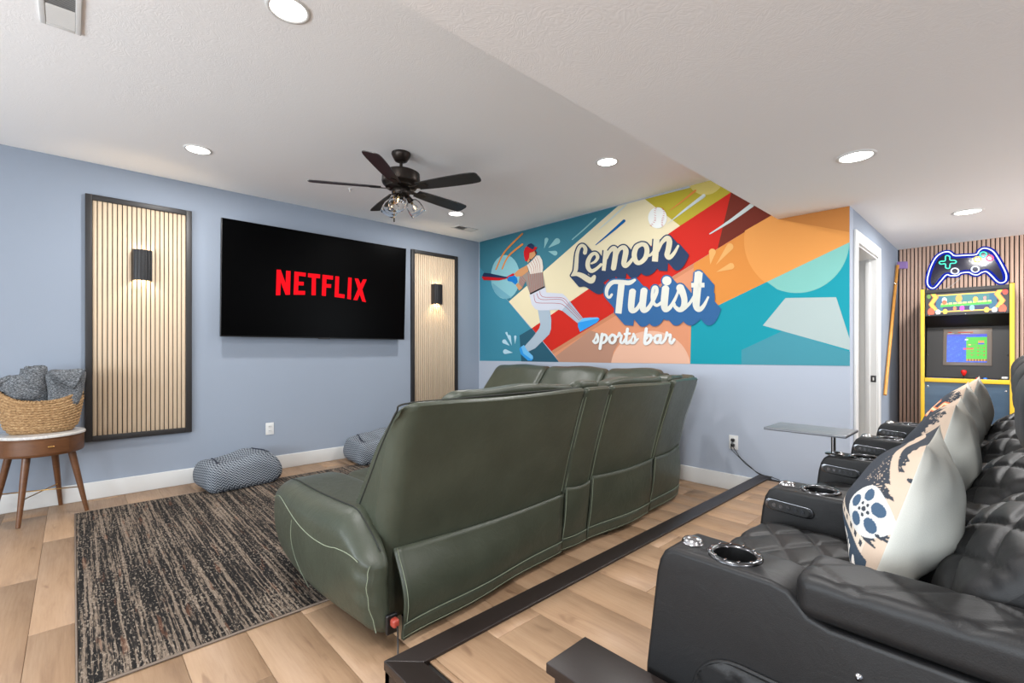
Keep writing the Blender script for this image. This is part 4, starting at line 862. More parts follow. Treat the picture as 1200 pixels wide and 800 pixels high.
recliner('black leather recliner nearest the low dark console, film reel cushion on it', -3.02, -2.46, (-3.16, -3.021), first=True)
recliner('black leather recliner second from the low console, beside the nearest one', -2.32, -1.77, (-2.459, -2.321))
recliner('black leather recliner with the tray table on its near arm', -1.63, -1.14, (-1.769, -1.631))
recliner('black leather recliner farthest from the low console, nearest the mural wall', -1.0, -.44, (-1.139, -1.001), (-.439, -.30))

# ------------------------------------------------------------------ printed cushions on the recliners
n = NT('printed_linen'); co = n.obj(); at = n.n('ShaderNodeVertexColor', layer_name='print'); wv_ = n.noise(n.mapping(co, (500, 500, 500)), 1, 2); n.P(Base_Color=n.mix(n.math('MULTIPLY', wv_, .16), at.outputs[0], rgb(150, 140, 130)), Roughness=.9)
n.b.inputs['Specular IOR Level'].default_value = .1; n.bump(wv_, .3, .0012); M['printed_linen'] = n.m
GLY = {'F': [((0, 0), (0, 1)), ((0, 1), (.7, 1)), ((0, .52), (.55, .52))], 'I': [((.3, 0), (.3, 1))], 'L': [((0, 1), (0, 0)), ((0, 0), (.65, 0))], 'M': [((0, 0), (0, 1)), ((0, 1), (.4, .4)), ((.4, .4), (.8, 1)), ((.8, 1), (.8, 0))],
       'N': [((0, 0), (0, 1)), ((0, 1), (.7, 0)), ((.7, 0), (.7, 1))], 'G': [((.7, .8), (.4, 1)), ((.4, 1), (0, .7)), ((0, .7), (0, .25)), ((0, .25), (.35, 0)), ((.35, 0), (.7, .2)), ((.7, .2), (.7, .5)), ((.7, .5), (.4, .5))],
       'H': [((0, 0), (0, 1)), ((.7, 0), (.7, 1)), ((0, .5), (.7, .5))], 'T': [((.35, 0), (.35, 1)), ((0, 1), (.7, 1))]}
def segd(u, v, a_, b_):
    a_, b_ = np.array(a_), np.array(b_); d = b_ - a_; t_ = np.clip(((u - a_[0]) * d[0] + (v - a_[1]) * d[1]) / max(d @ d, 1e-9), 0, 1); return np.hypot(u - a_[0] - t_ * d[0], v - a_[1] - t_ * d[1])
def text_mask(u, v, s_, x, y, h, ang=0, w_=.13, adv=.95):
    c, s__ = math.cos(ang), math.sin(ang); U_ = ((u - x) * c + (v - y) * s__) / h; V_ = (-(u - x) * s__ + (v - y) * c) / h; d = np.full(u.shape, 9.); k = 0
    for ch in s_:
        for a_, b_ in GLY.get(ch, []): d = np.minimum(d, segd(U_ - k, V_, a_, b_))
        k += adv if ch != 'I' else .75
    return d < w_
LINEN = np.array([188, 168, 150]); INK = np.array([38, 48, 60])
def ragged(u, v, f=31, a_=.02): return a_ * (np.sin(v * f) + .6 * np.sin(v * f * 2.7 + 1) + .5 * np.sin(v * f * 6.1 + u * 20))
def print_film(u, v):
    v = v - .09
    c = np.tile(LINEN.astype(float), (*u.shape, 1)); ink = (u + ragged(u, v) < .865 - .10 * (v - .45)) & (v > .26) & (v < .95 + ragged(v, u)); ink &= ~(np.abs(np.hypot((u - .42) * .9, v - .40) - .47) < .022); c[ink] = INK
    sp = (np.sin(u * 140 + 3 * np.sin(v * 60)) * np.sin(v * 170 + 2 * np.sin(u * 90)) > .72) & (u > .66) & (u < .84) & (v > .56) & (v < .80); c[sp & ink] = LINEN
    r_ = np.hypot((u - .80) * 1.5, v - .42); reel = r_ < .155; c[reel] = (196, 196, 194)
    for k in range(5):
        a_ = k * 2 * PI / 5 + .5; h_ = np.hypot((u - .80) * 1.5 - .093 * math.cos(a_), v - .42 - .093 * math.sin(a_)) < .041; c[h_] = (50, 78, 104)
        h_ = np.hypot((u - .80) * 1.5 - .036 * math.cos(a_ + .6), v - .42 - .036 * math.sin(a_ + .6)) < .011; c[h_] = INK
    c[r_ < .016] = INK
    b_ = v - (.44 - .46 * (u - .40) ** .8 if False else .40 - .42 * (u - .35)); band = (np.abs(b_ - .03) < .036) & (u < .85) & ~reel; c[band] = (200, 186, 170); hol = band & (np.abs(b_ - .03) < .016) & ((u * 22) % 1 < .45); c[hol] = INK
    low = (b_ < -.01) & (b_ > -.26) & (u < .875); c[low] = (40, 60, 78); lt = text_mask(u * 1.3, v, 'FILM', .80, .10, .088, -.31, .14, .9); c[lt & low] = (232, 226, 218)
    c[(np.hypot(u - .9, v - .7) < .012) | (np.hypot(u - .88, v - .33) < .01)] = INK; return c
def print_night(u, v, dark=.86, txt=True):
    c = np.tile(LINEN.astype(float), (*u.shape, 1)); ink = (u + ragged(u, v, 27, .03) < dark) & (v > .12 + ragged(v, u, 23, .02)) & (v < .93 + ragged(v, u, 33, .02)); c[ink] = INK
    if txt:
        t_ = text_mask(u, v, 'NIGHT', .26, .62, .17, .0, .15, .72); c[t_ & ink] = (238, 120, 78); t_ = text_mask(u, v, 'NIGHT', .26, .62, .17, .0, .06, .72); c[t_ & ink] = (240, 200, 160)
        for k, cl in enumerate(((40, 120, 200), (240, 120, 60), (90, 180, 80), (200, 90, 70))): c[ink & (v < .52) & (v > .24) & (np.abs((u - .42) + (v - .4) * .35 - .055 * k) < .028)] = cl
    sp = (np.sin(u * 120 + 3 * np.sin(v * 50)) * np.sin(v * 150 + 2 * np.sin(u * 80)) > .6) & (u > dark - .14) & (u < dark + .02) & (~((v > .56) & (v < .82)) | (u > dark - .03)); c[sp] = LINEN; return c
def print_dark(u, v): return print_night(u, v, .80, False)
def print_patch(u, v):
    c = np.tile(LINEN.astype(float), (*u.shape, 1)); c[(u + ragged(u, v, 27, .02) < .84) & (v < .9) & (v > .7)] = INK; c[(u < .7) & (v < .6) & (v > .2)] = (60, 66, 72); return c
def pillow(label, yc, fprint, size=.45, thick=.20, xc=4.945, zc=.855, lean_=.20, yaw=0, seed=1, N=190):
    t = thing('throw_cushion', label, 'cushion', (xc, yc, zc - .2), 0, 'printed cushions on the recliners')
    a_ = np.sin(np.linspace(-PI / 2, PI / 2, N)); U_, V_ = np.meshgrid(a_, a_, indexing='ij'); prof = ((1 - U_ ** 2) * (1 - V_ ** 2)) ** .72; rs = np.random.default_rng(seed); p_ = rs.uniform(0, 6, 6)
    Y = size / 2 * U_ * (1 - .08 * (1 - V_ ** 2)); Z = size / 2 * V_ * (1 - .08 * (1 - U_ ** 2))
    wr = .004 * np.sin(7 * V_ + 3 * U_ + p_[0]) * prof + .005 * np.sin(10 * V_ + p_[1]) * np.exp(-((np.abs(U_) - .9) / .12) ** 2) * prof + .003 * np.sin(16 * U_ * V_ + p_[2]) * prof
    m = MB(); cols = []
    for sg in (-1, 1):
        X = sg * (thick / 2 * prof + wr * .8) * (1 - .12 * V_)
        ca, sa = math.cos(lean_), math.sin(lean_); x = X * ca + Z * sa; z = -X * sa + Z * ca; y = Y
        cy_, sy_ = math.cos(yaw), math.sin(yaw); x, y = x * cy_ - y * sy_, x * sy_ + y * cy_
        G = np.stack([x + xc, y + yc, z + zc], -1); m.grid(G if sg > 0 else G[::-1]); u = .5 - .40 * U_; v = (1 + V_) / 2
        c = fprint(u, v) if sg < 0 else np.tile(np.array([196., 196, 188]), (*u.shape, 1)); cols.append((c if sg > 0 else c[::-1]).reshape(-1, 3))  # same linen on the back, coloured paler and cooler for the daylight on it
    m.col = rgbn(np.concatenate(cols)); m.build('cover', M['printed_linen'], t, smooth=True)
pillow('linen cushion printed with a film reel on the nearest recliner', -2.735, print_film, .39, .212, 4.946, .832, .28, .02, 1, 300)
pillow('linen cushion with dark ink print right behind the film reel cushion', -2.05, print_dark, .41, .205, 4.957, .85, .24, .02, 2)
pillow('linen cushion printed with orange letters and colour stripes', -1.385, print_night, .43, .205, 4.947, .86, .24, .03, 3)
pillow('linen cushion with a dark patch, farthest of the four', -.73, print_patch, .43, .20, 4.965, .86, .22, .02, 4)

# ------------------------------------------------------------------ swivel tray on the third arm
n = NT('carbon_tray'); co = n.obj(); ch = n.n('ShaderNodeTexChecker', {'Vector': n.mapping(co, (1, 1, 1), (0, 0, 0), (0, 0, PI / 4)), 'Scale': 260.0, 'Color1': rgb(104, 108, 114), 'Color2': rgb(78, 82, 88)}); n.P(Base_Color=ch.outputs[0], Roughness=.42, Metallic=.0); n.b.inputs['Coat Weight'].default_value = .12; M['carbon_tray'] = n.m
t = thing('tray_table', 'small grey swivel tray on a chrome post in a recliner armrest', 'tray table', (4.59, -1.70, .75))
MB().prism([(4.335, -1.83), (4.655, -1.83), (4.655, -1.60), (4.335, -1.60)], lambda a_, b_: (a_, b_, .842), lambda a_, b_: (a_, b_, .854)).build('tray', M['carbon_tray'], t, bevel=.004)
MB().lathe([(.009, .7525), (.009, .8415)], 16, (4.585, -1.715, 0)).build('post', M['chrome'], t, smooth=True, auto=50)
MB().lathe([(.032, .7498), (.032, .754), (.028, .757), (.0, .7575)], 24, (4.585, -1.715, 0)).build('post_base', M['chrome'], t, smooth=True, auto=50)
MB().lathe([(.026, .834), (.026, .8415)], 20, (4.585, -1.715, 0)).build('swivel_plate', M['chrome'], t, smooth=True, auto=50)

# ------------------------------------------------------------------ low console in front of the near recliner
t = thing('narrow_console', 'low dark-stained wooden console with overhanging top beside the nearest recliner', 'console', (4.345, -3.257, PZ + .011))
MB().box(4.345, 5.55, -3.335, -3.182, .425, .45).build('console_top', M['espresso_wood'], t, bevel=.002)
MB().box(4.36, 5.53, -3.321, -3.196, PZ + .0115, .4245).build('body', M['espresso_wood'], t, bevel=.002)
for k in range(3): MB().box(4.40 + k * .38, 4.74 + k * .38, -3.3265, -3.3212, .21, .41).build('front_panel', M['espresso_wood'], t, bevel=.002)

# ------------------------------------------------------------------ arcade cabinet
plain('cabinet_yellow', rgb(226, 184, 44), .4); plain('cabinet_black', rgb(30, 27, 25), .5); plain('cabinet_side', rgb(34, 34, 36), .5)
n = NT('cabinet_front'); co = n.obj(); n.P(Base_Color=n.mix(n.noise(n.mapping(co, (3, 1, 9)), 2, 3), rgb(52, 72, 92), rgb(72, 94, 114)), Roughness=.28); M['cabinet_front'] = n.m
plain('ball_red', rgb(220, 30, 26), .25); plain('ball_blue', rgb(30, 110, 210), .25)
def print_mat(name, em, base=True, rough=.3):
    n = NT(name); at = n.n('ShaderNodeVertexColor', layer_name='print')
    n.P(Base_Color=at.outputs[0] if base else (0, 0, 0, 1), Roughness=rough, Emission_Color=at.outputs[0], Emission_Strength=em); M[name] = n.m
print_mat('marquee_print', .28); print_mat('screen_image', .9, False)
AX0, AX1, AY = 4.558, 5.149, 1.60
arc_ = thing('arcade_cabinet', 'black arcade cabinet with yellow edges and lit marquee against the slatted wall', 'arcade machine', ((AX0 + AX1) / 2, AY + .28, 0))
side = [(0, .02), (0, .90), (.0, 1.766), (.03, 1.79), (.56, 1.79), (.56, .02)]
for x in (AX0, AX1 - .02):
    MB().prism(side, lambda a_, b_: (x, AY + .012 + a_, b_), lambda a_, b_: (x + .02, AY + .012 + a_, b_)).build('side_panel', M['cabinet_side'], arc_)
    MB().box(x - .003, x + .026, AY, AY + .0118, .02, 1.78).build('edge_molding', M['cabinet_yellow'], arc_, bevel=.004)
xi0, xi1 = AX0 + .0265, AX1 - .0235
MB().box(xi0, xi1, AY + .03, AY + .55, 1.745, 1.775).build('top_panel', M['cabinet_black'], arc_)
def artgrid(name, mt, fcol, q00, q10, q01, nx, nz, par, m4=None):
    q00, q10, q01 = map(lambda q: np.array(q, float), (q00, q10, q01)); U_, V_ = np.meshgrid(np.linspace(0, 1, nx), np.linspace(0, 1, nz), indexing='ij')
    m = MB().grid(q00 + U_[..., None] * (q10 - q00) + V_[..., None] * (q01 - q00)); m.col = rgbn(fcol(U_, V_).reshape(-1, 3)); return m.build(name, mt, par)
def marquee(u, v):
    c = np.tile(np.array([30., 26, 22]), (*u.shape, 1)); w_ = np.abs(u - .5) * 2
    pan = (w_ < .78 + .05 * np.sin(v * 9)) & (v > .12) & (v < .9); c[pan] = (46, 104, 104); c[pan & (v < .34)] = (26, 30, 74); c[pan & (w_ > .56)] = (24, 84, 110)
    e = (np.abs(v - .12) < .03) & (w_ < .7) | (np.abs(v - .9) < .03) & (w_ < .78); c[e] = (226, 170, 70)
    zig = np.abs(w_ - (.80 + .12 * (2 * np.abs(((v * 1.6 + .2) % 1) - .5) - .5))) < .055; c[zig & (v > .2)] = (170, 206, 60); ed_ = np.abs(np.abs(w_ - (.80 + .12 * (2 * np.abs(((v * 1.6 + .2) % 1) - .5) - .5))) - .06) < .012; c[ed_ & (v > .2)] = (214, 110, 40)
    lane = (np.abs(v - .42 - .10 * (u - .5)) < .055) & (w_ < .62); c[lane] = (60, 168, 50); nm = (np.abs(v - .50 - .08 * (u - .5)) < .035) & (w_ < .6) & ((u * 17) % 1 < .75); c[nm] = (236, 196, 120)
    for x, y, r_, cl in ((.24, .66, .03, (240, 236, 230)), (.24, .56, .028, (220, 90, 50)), (.42, .70, .04, (216, 140, 60)), (.62, .62, .03, (226, 150, 60)), (.73, .66, .018, (226, 120, 110)), (.46, .24, .03, (200, 60, 160)), (.37, .25, .022, (214, 110, 60)), (.58, .24, .03, (120, 190, 200)), (.07, .14, .045, (226, 84, 50)), (.93, .14, .045, (226, 84, 50)), (.16, .1, .03, (230, 226, 226)), (.84, .1, .03, (230, 226, 226)), (.25, .12, .03, (230, 170, 60)), (.75, .12, .03, (230, 170, 60)), (.04, .88, .025, (90, 130, 50)), (.96, .88, .03, (226, 60, 40))):
        c[((u - x) ** 2 + ((v - y) / 5.) ** 2 * 1.4) < r_ ** 2] = cl
    return c
zq = np.zeros(3)
MB().box(xi0, xi1, AY + .052, AY + .066, 1.535, 1.745).build('marquee_panel', M['cabinet_black'], arc_)
artgrid('marquee', M['marquee_print'], marquee, (xi0 + .004, AY + .0512, 1.545), (xi1 - .004, AY + .0512, 1.545), (xi0 + .004, AY + .0512, 1.738), 260, 90, arc_)
MB().box(xi0, xi1, AY + .042, AY + .0505, 1.532, 1.546).build('marquee_retainer', M['cabinet_side'], arc_); MB().box(xi0, xi1, AY + .042, AY + .0505, 1.737, 1.745).build('marquee_retainer', M['cabinet_side'], arc_)
MB().prism([(.07, 1.53), (.20, 1.43), (.20, 1.53)], lambda a_, b_: (xi0, AY + a_, b_), lambda a_, b_: (xi1, AY + a_, b_)).build('speaker_panel', M['cabinet_black'], arc_)
s0, s1_ = np.array([0, AY + .20, 1.43]), np.array([0, AY + .12, .98])
bz = MB().prism([(.20, 1.4295), (.12, .965), (.22, .965), (.26, 1.4295)], lambda a_, b_: (xi0, AY + a_, b_), lambda a_, b_: (xi1, AY + a_, b_)).build('bezel_panel', M['cabinet_black'], arc_)
def bp(x, z, d): return (x, AY + .12 + (z - .965) * .08 / .4645 - d, z)
def framebox(x0, x1, z0, z1, d0, d1, name, mt, par):
    V = [bp(x, z, d) for x in (x0, x1) for d in (d0, d1) for z in (z0, z1)]; return MB().add(V, [(0, 1, 3, 2), (4, 6, 7, 5), (0, 4, 5, 1), (2, 3, 7, 6), (0, 2, 6, 4), (1, 5, 7, 3)]).build(name, mt, par, bevel=.002, weld=True)
plain('bezel_grey', rgb(104, 92, 82), .35)
sx0, sx1, sz0, sz1 = 4.700, 5.020, 1.075, 1.415
framebox(sx0, sx1, sz0, sz1, .0005, .007, 'monitor_frame', M['bezel_grey'], arc_)
def game(u, v):
    c = np.tile(np.array([26., 84, 224]), (*u.shape, 1)); c[(np.sin(u * 91 + 2 * np.sin(v * 47)) * np.sin(v * 83 + 2 * np.sin(u * 61))) > .86] = (90, 160, 220); c[v > .93] = (60, 70, 200)
    ld = (u > .49) & (v < .89) & (v > .045); c[ld] = (72, 196, 52); b_ = ld & (v < .115); c[b_] = np.where(((u[b_] * 14) % 1 < .5)[:, None], (200, 140, 60), (120, 80, 40))
    for y in (.28, .4, .52, .63): c[ld & (np.abs(v - y) < .011) & ((u * 12) % 1 < .55)] = (150, 120, 60)
    for x in (.64, .79, .93):
        for y in (.25, .38, .5): c[ld & (np.abs(u - x) < .018) & (np.abs(v - y) < .02)] = (180, 96, 44)
    c[(np.abs(u - .86) < .075) & (np.abs(v - .72) < .05)] = (214, 150, 70); c[(np.abs(u - .86) < .075) & (np.abs(v - .66) < .02)] = (20, 80, 210)
    c[(np.abs(u - .56) < .12) & (np.abs(v - .475) < .025)] = (226, 96, 60); c[(np.abs(u - .45) < .025) & (np.abs(v - .475) < .03)] = (236, 60, 130); c[(np.abs(u - .50) < .035) & (np.abs(v - .81) < .022)] = (236, 240, 236); c[(np.abs(u - .58) < .03) & (np.abs(v - .62) < .02)] = (240, 190, 120)
    return c
q = [bp(sx0 + .026, sz0 + .03, .0085), bp(sx1 - .032, sz0 + .03, .0085), bp(sx0 + .026, sz1 - .055, .0085)]
artgrid('screen', M['screen_image'], game, *q, 130, 110, arc_)
glow('score_red', rgb(230, 70, 40), .7); glow('score_white', rgb(220, 220, 220), .6)
for x0, x1, z, mt in ((.035, .06, .036, 'score_red'), (.10, .2, .036, 'score_red'), (.03, .075, .046, 'score_white'), (.12, .18, .046, 'score_white')): framebox(sx0 + x0, sx0 + x1, sz1 - z - .004, sz1 - z + .002, .0072, .0088, 'score_line', M[mt], arc_)
# control deck
MB().prism([(-.0, .925), (-.0, .955), (.12, .968), (.12, .925)], lambda a_, b_: (xi0, AY + a_ + .002, b_), lambda a_, b_: (xi1, AY + a_ + .002, b_)).build('control_deck', M['plastic_black'], arc_)
plain('deck_blue', rgb(36, 66, 150), .4); plain('deck_orange', rgb(226, 110, 40), .4)
def dk(x0, x1, y0, y1, name, mt): MB().prism([(y0, .0), (y1, .0), (y1, .002), (y0, .002)], lambda a_, b_: (x0, AY + .002 + a_, .9555 + a_ * .1085 + b_), lambda a_, b_: (x1, AY + .002 + a_, .9555 + a_ * .1085 + b_)).build(name, M[mt], arc_)
for x0, x1, mt in ((.05, .20, 'deck_blue'), (.37, .5, 'deck_blue'), (.063, .07, 'deck_orange'), (.45, .457, 'deck_orange')): dk(AX0 + x0, AX0 + x1, .03 if mt == 'deck_blue' else .028, .045 if mt == 'deck_blue' else .047, 'deck_stripe', mt)
MB().box(xi0, xi1, AY - .008, AY + .002, .922, .960).build('edge_molding', M['cabinet_yellow'], arc_, bevel=.004)
js = MB().lathe([(.005, .958), (.005, .99)], 12, (4.845, AY + .05, 0)).build('joystick', M['plastic_black'], arc_, smooth=True)
MB().lathe([(.006, .985), (.011, .99), (.013, 1.0), (.019, 1.012), (.0195, 1.024), (.014, 1.034), (.0, 1.038)], 20, (4.845, AY + .05, 0), cap0=False).build('joystick_ball', M['ball_red'], js, smooth=True)
for x, mt in ((4.935, 'ball_red'), (4.98, 'ball_blue')): MB().lathe([(.015, .957), (.015, .966), (.01, .972), (.0, .973)], 16, (x, AY + .05, 0), cap0=False).build('push_button', M[mt], arc_, smooth=True)
MB().rbox((.042, .03, .022), .008, 4, (5.098, AY + .045, .975)).build('coin_cup', M['white_trim'], arc_, smooth=True)
MB().box(xi0, xi1, AY + .012, AY + .03, .03, .9245).build('front_panel', M['cabinet_front'], arc_)
m_ = None
for x, y, z in [(xi0 + .02, AY + .0118, .88), (xi1 - .02, AY + .0118, .865)] + [(x, AY + .1, 1.47) for x in ()]:
    MB().lathe([(.0, .006), (.006, .004), (.008, 0)], 12, M4=Matrix.Translation((x, y, z)) @ Matrix.Rotation(PI / 2, 4, 'X'), cap0=False).build('bolt', M['chrome'], arc_, smooth=True)
for x in (xi0 + .025, (xi0 + xi1) / 2, xi1 - .025): MB().lathe([(.0, .004), (.004, .003), (.005, 0)], 10, M4=Matrix.Translation((x, AY + .0418, 1.539)) @ Matrix.Rotation(PI / 2, 4, 'X'), cap0=False).build('bolt', M['chrome'], arc_, smooth=True)
for x, z in ((xi0 + .01, 1.17), (xi1 - .01, 1.17)): MB().lathe([(.0, .006), (.005, .004), (.006, 0)], 10, M4=Matrix.Translation(bp(x, z, .0)) @ Matrix.Rotation(PI / 2, 4, 'X'), cap0=False).build('bolt', M['chrome'], arc_, smooth=True)
MB().box(AX0 + .02, AX1 - .02, AY + .555, AY + .571, .02, 1.75).build('rear_panel', M['cabinet_black'], arc_)
for x in (AX0 + .06, AX1 - .06):
    for y in (AY + .06, AY + .5): MB().lathe([(.02, .0005), (.02, .022)], 12, (x, y, 0)).build('foot', M['plastic_black'], arc_)

# ------------------------------------------------------------------ neon game controller on the slatted wall
plain('sign_acrylic', rgb(24, 20, 52), .12)
for nm, c, s_ in (('neon_white', (.80, .88, 1, 1), 1.3), ('tube_glow_blue', (.015, .035, .55, 1), .6), ('neon_green', (.10, .95, .62, 1), 1.1), ('neon_yellow', (1, .72, .12, 1), 1.1), ('neon_red', (1, .12, .28, 1), 1.1)): glow(nm, c, s_)
NY = YB - .034; zN6 = Zc(1030, 270, 6.665)
def WN(px, py): q = on_plane(px, py, (0, NY, 0), (0, 1, 0)); return np.array([q[0], q[2]])
outl = [(408, 448), (383, 425), (378, 380), (398, 300), (440, 215), (490, 175), (540, 165), (568, 180), (592, 196), (680, 192), (760, 186), (785, 155), (820, 137), (868, 148), (905, 178), (950, 250), (990, 330), (994, 380), (978, 402), (945, 408), (915, 390), (875, 348), (838, 320), (800, 328), (770, 345), (735, 342), (700, 325), (640, 332), (612, 350), (560, 352), (528, 345), (490, 385), (440, 442)]
ol = np.array([WN(*q) for q in zN6(spline(outl, 4, True))]); cen = ol.mean(0)
t = thing('neon_sign', 'neon game controller sign glowing above the arcade cabinet', 'neon sign', (float(cen[0]), YB - .014, float(cen[1])))
def off2(P, d):
    P = np.array(P); tg = np.roll(P, -1, 0) - np.roll(P, 1, 0); tg /= np.linalg.norm(tg, axis=1)[:, None] + 1e-9; nn = np.stack([tg[:, 1], -tg[:, 0]], 1)
    ar = np.sum(P[:, 0] * np.roll(P[:, 1], -1) - np.roll(P[:, 0], -1) * P[:, 1]); return P + nn * d * (1 if ar > 0 else -1)
bd = off2(ol, .019)
MB().prism([tuple(q) for q in bd], lambda a_, b_: (a_, NY + .019, b_), lambda a_, b_: (a_, NY + .013, b_)).build('acrylic_board', M['sign_acrylic'], t)
MB().tube([(q[0], NY + .006, q[1]) for q in off2(ol, 0)], .0048, 8, True).build('outline_tube', M['neon_white'], t, smooth=True)
bl = MB(); o1, o2 = off2(ol, .0185), off2(ol, .006); i1, i2 = off2(ol, -.006), off2(ol, -.024); nn_ = len(ol)
for A_, B_ in ((o1, o2), (i1, i2)): bl.grid(np.stack([np.stack([A_[:, 0], np.full(nn_, NY + .0118), A_[:, 1]], 1), np.stack([B_[:, 0], np.full(nn_, NY + .0118), B_[:, 1]], 1)], 1), wu=True)
bl.build('blue_glow_band', M['tube_glow_blue'], t)  # emissive bands that paint the tube's blue glow onto the board
cross = [(520, 200), (538, 195), (553, 205), (556, 230), (590, 232), (604, 243), (592, 255), (558, 258), (553, 288), (538, 296), (521, 288), (518, 260), (485, 262), (470, 252), (482, 240), (516, 236)]
def ntube(P, mt, name, r_=.0048): MB().tube([(q[0], NY + .006, q[1]) for q in (WN(*p_) for p_ in zN6(P))], r_, 8, True).build(name, M[mt], t, smooth=True)
ntube(spline(cross, 3, True), 'neon_green', 'direction_pad')
for (x, y), mt, r_ in (((815, 187), 'neon_green', 25), ((770, 224), 'neon_yellow', 26), ((865, 214), 'neon_red', 26), ((815, 254), 'neon_white', 26), ((593, 316), 'neon_white', 28), ((752, 302), 'neon_white', 28)): ntube(arc(x, y, r_ * 1.05, 0, 2 * PI, 25, r_ * .8)[:-1], mt, 'button_tube')
q0, q1 = WN(*zN6([(640, 365)])[0]), WN(*zN6([(490, 475)])[0])
MB().tube(spline([(q0[0], NY + .017, q0[1]), ((q0[0] + q1[0]) / 2 + .01, NY + .014, (q0[1] + q1[1]) / 2 - .004), (q1[0], NY + .016, q1[1]), (q1[0] - .06, NY + .017, q1[1] - .12)], 6), .0025, 6).build('sign_cord', M['off_white'], t, smooth=True)
for x in (-.25, .25): MB().box(float(cen[0]) + x - .012, float(cen[0]) + x + .012, NY + .0195, YB - .0125, float(cen[1]) - .03, float(cen[1]) - .006).build('wall_standoff', M['felt_black'], t)

# ------------------------------------------------------------------ old hockey stick hung on the hall wall
n = NT('honey_wood'); co = n.obj(); g = n.noise(n.mapping(co, (30, 30, 4)), 2, 3); n.P(Base_Color=n.mix(g, rgb(186, 120, 44), rgb(222, 160, 76)), Roughness=.35); M['honey_wood'] = n.m
plain('purple_tape', rgb(150, 120, 178), .7)
t = thing('hockey_stick', 'honey-coloured wooden stick with purple taped end hung on the hall wall', 'stick', (XM, 1.8, 1.4))
P_ = [(XM + .019, 1.30, .80), (XM + .019, 1.98, 2.03), (XM + .021, 2.005, 2.085)]
MB().tube([P_[0], ((P_[0][0]), 1.64, 1.415), P_[1], P_[2]], [.0135, .0135, .013, .015], 8).build('shaft', M['honey_wood'], t, smooth=True, auto=60)
MB().rbox((.085, .022, .075), .010, 5, (XM + .058, 2.015, 2.085), lambda Q: np.stack([Q[:, 0], Q[:, 1], Q[:, 2] - .1 * Q[:, 0]], 1)).build('taped_blade', M['purple_tape'], t, smooth=True)
MB().tube([(XM + .0005, 1.88, 1.885), (XM + .036, 1.88, 1.885), (XM + .036, 1.88, 1.90)], .003, 6).build('wall_hook', M['chrome'], t, smooth=True)

# ------------------------------------------------------------------ ceiling fan
n = NT('oil_bronze'); n.P(Base_Color=rgb(52, 46, 42), Metallic=.8, Roughness=.38); M['oil_bronze'] = n.m
n = NT('blade_black'); co = n.obj(); n.P(Base_Color=rgb(34, 32, 31), Roughness=.42); n.bump(n.noise(n.mapping(co, (8, 8, 8)), 9, 3), .05, .001); M['blade_black'] = n.m
n = NT('clear_glass'); n.P(Base_Color=(1, 1, 1, 1), Roughness=.02, Transmission_Weight=1, IOR=1.09); M['clear_glass'] = n.m
glow('filament', (1, .62, .25, 1), 5); plain('bulb_base', rgb(170, 150, 110), .3, 1)
FX, FY, FZ = 1.8915, -2.3205, 2.465
t = thing('ceiling_fan', 'black five-blade ceiling fan with three clear glass light shades', 'ceiling fan', (FX, FY, H1))
MB().lathe([(.072, H1 - .0005), (.074, H1 - .012), (.066, H1 - .03), (.048, H1 - .062), (.030, H1 - .07)], 32, (FX, FY, 0)).build('canopy', M['oil_bronze'], t, smooth=True, auto=60)
MB().lathe([(.012, H1 - .071), (.012, FZ + .135)], 16, (FX, FY, 0)).build('downrod', M['oil_bronze'], t, smooth=True, auto=60)
MB().lathe([(.03, FZ + .15), (.045, FZ + .135), (.12, FZ + .128), (.142, FZ + .115), (.146, FZ + .05), (.138, FZ + .03), (.125, FZ + .022), (.118, FZ + .005), (.07, FZ - .005)], 40, (FX, FY, 0)).build('motor_housing', M['oil_bronze'], t, smooth=True, auto=50)
MB().lathe([(.066, FZ - .006), (.075, FZ - .018), (.070, FZ - .045), (.055, FZ - .062), (.03, FZ - .07), (.022, FZ - .10), (.0, FZ - .11)], 32, (FX, FY, 0)).build('light_hub', M['oil_bronze'], t, smooth=True, auto=60)
for k in range(5):
    th = -2.075 + k * 2 * PI / 5; c, s__ = math.cos(th), math.sin(th); pitch = math.radians(12)
    def bl_(r_, w_, z=0): return (FX + r_ * c - w_ * math.cos(pitch) * s__, FY + r_ * s__ + w_ * math.cos(pitch) * c, FZ + z - w_ * math.sin(pitch))
    out_ = spline([(.15, -.045), (.30, -.058), (.50, -.066), (.62, -.064), (.663, -.048), (.672, .0), (.663, .048), (.62, .064), (.50, .066), (.30, .058), (.15, .045)], 5)
    MB().prism(out_, lambda a_, b_: bl_(a_, b_, -.003), lambda a_, b_: bl_(a_, b_, .003)).build('blade', M['blade_black'], t)
    b2 = [(.085, -.022), (.14, -.016), (.19, -.030), (.225, -.030), (.24, 0), (.225, .030), (.19, .030), (.14, .016), (.085, .022)]
    MB().prism(b2, lambda a_, b_: bl_(a_, b_ * 1, -.0085), lambda a_, b_: bl_(a_, b_, -.0035)).build('blade_bracket', M['oil_bronze'], t)
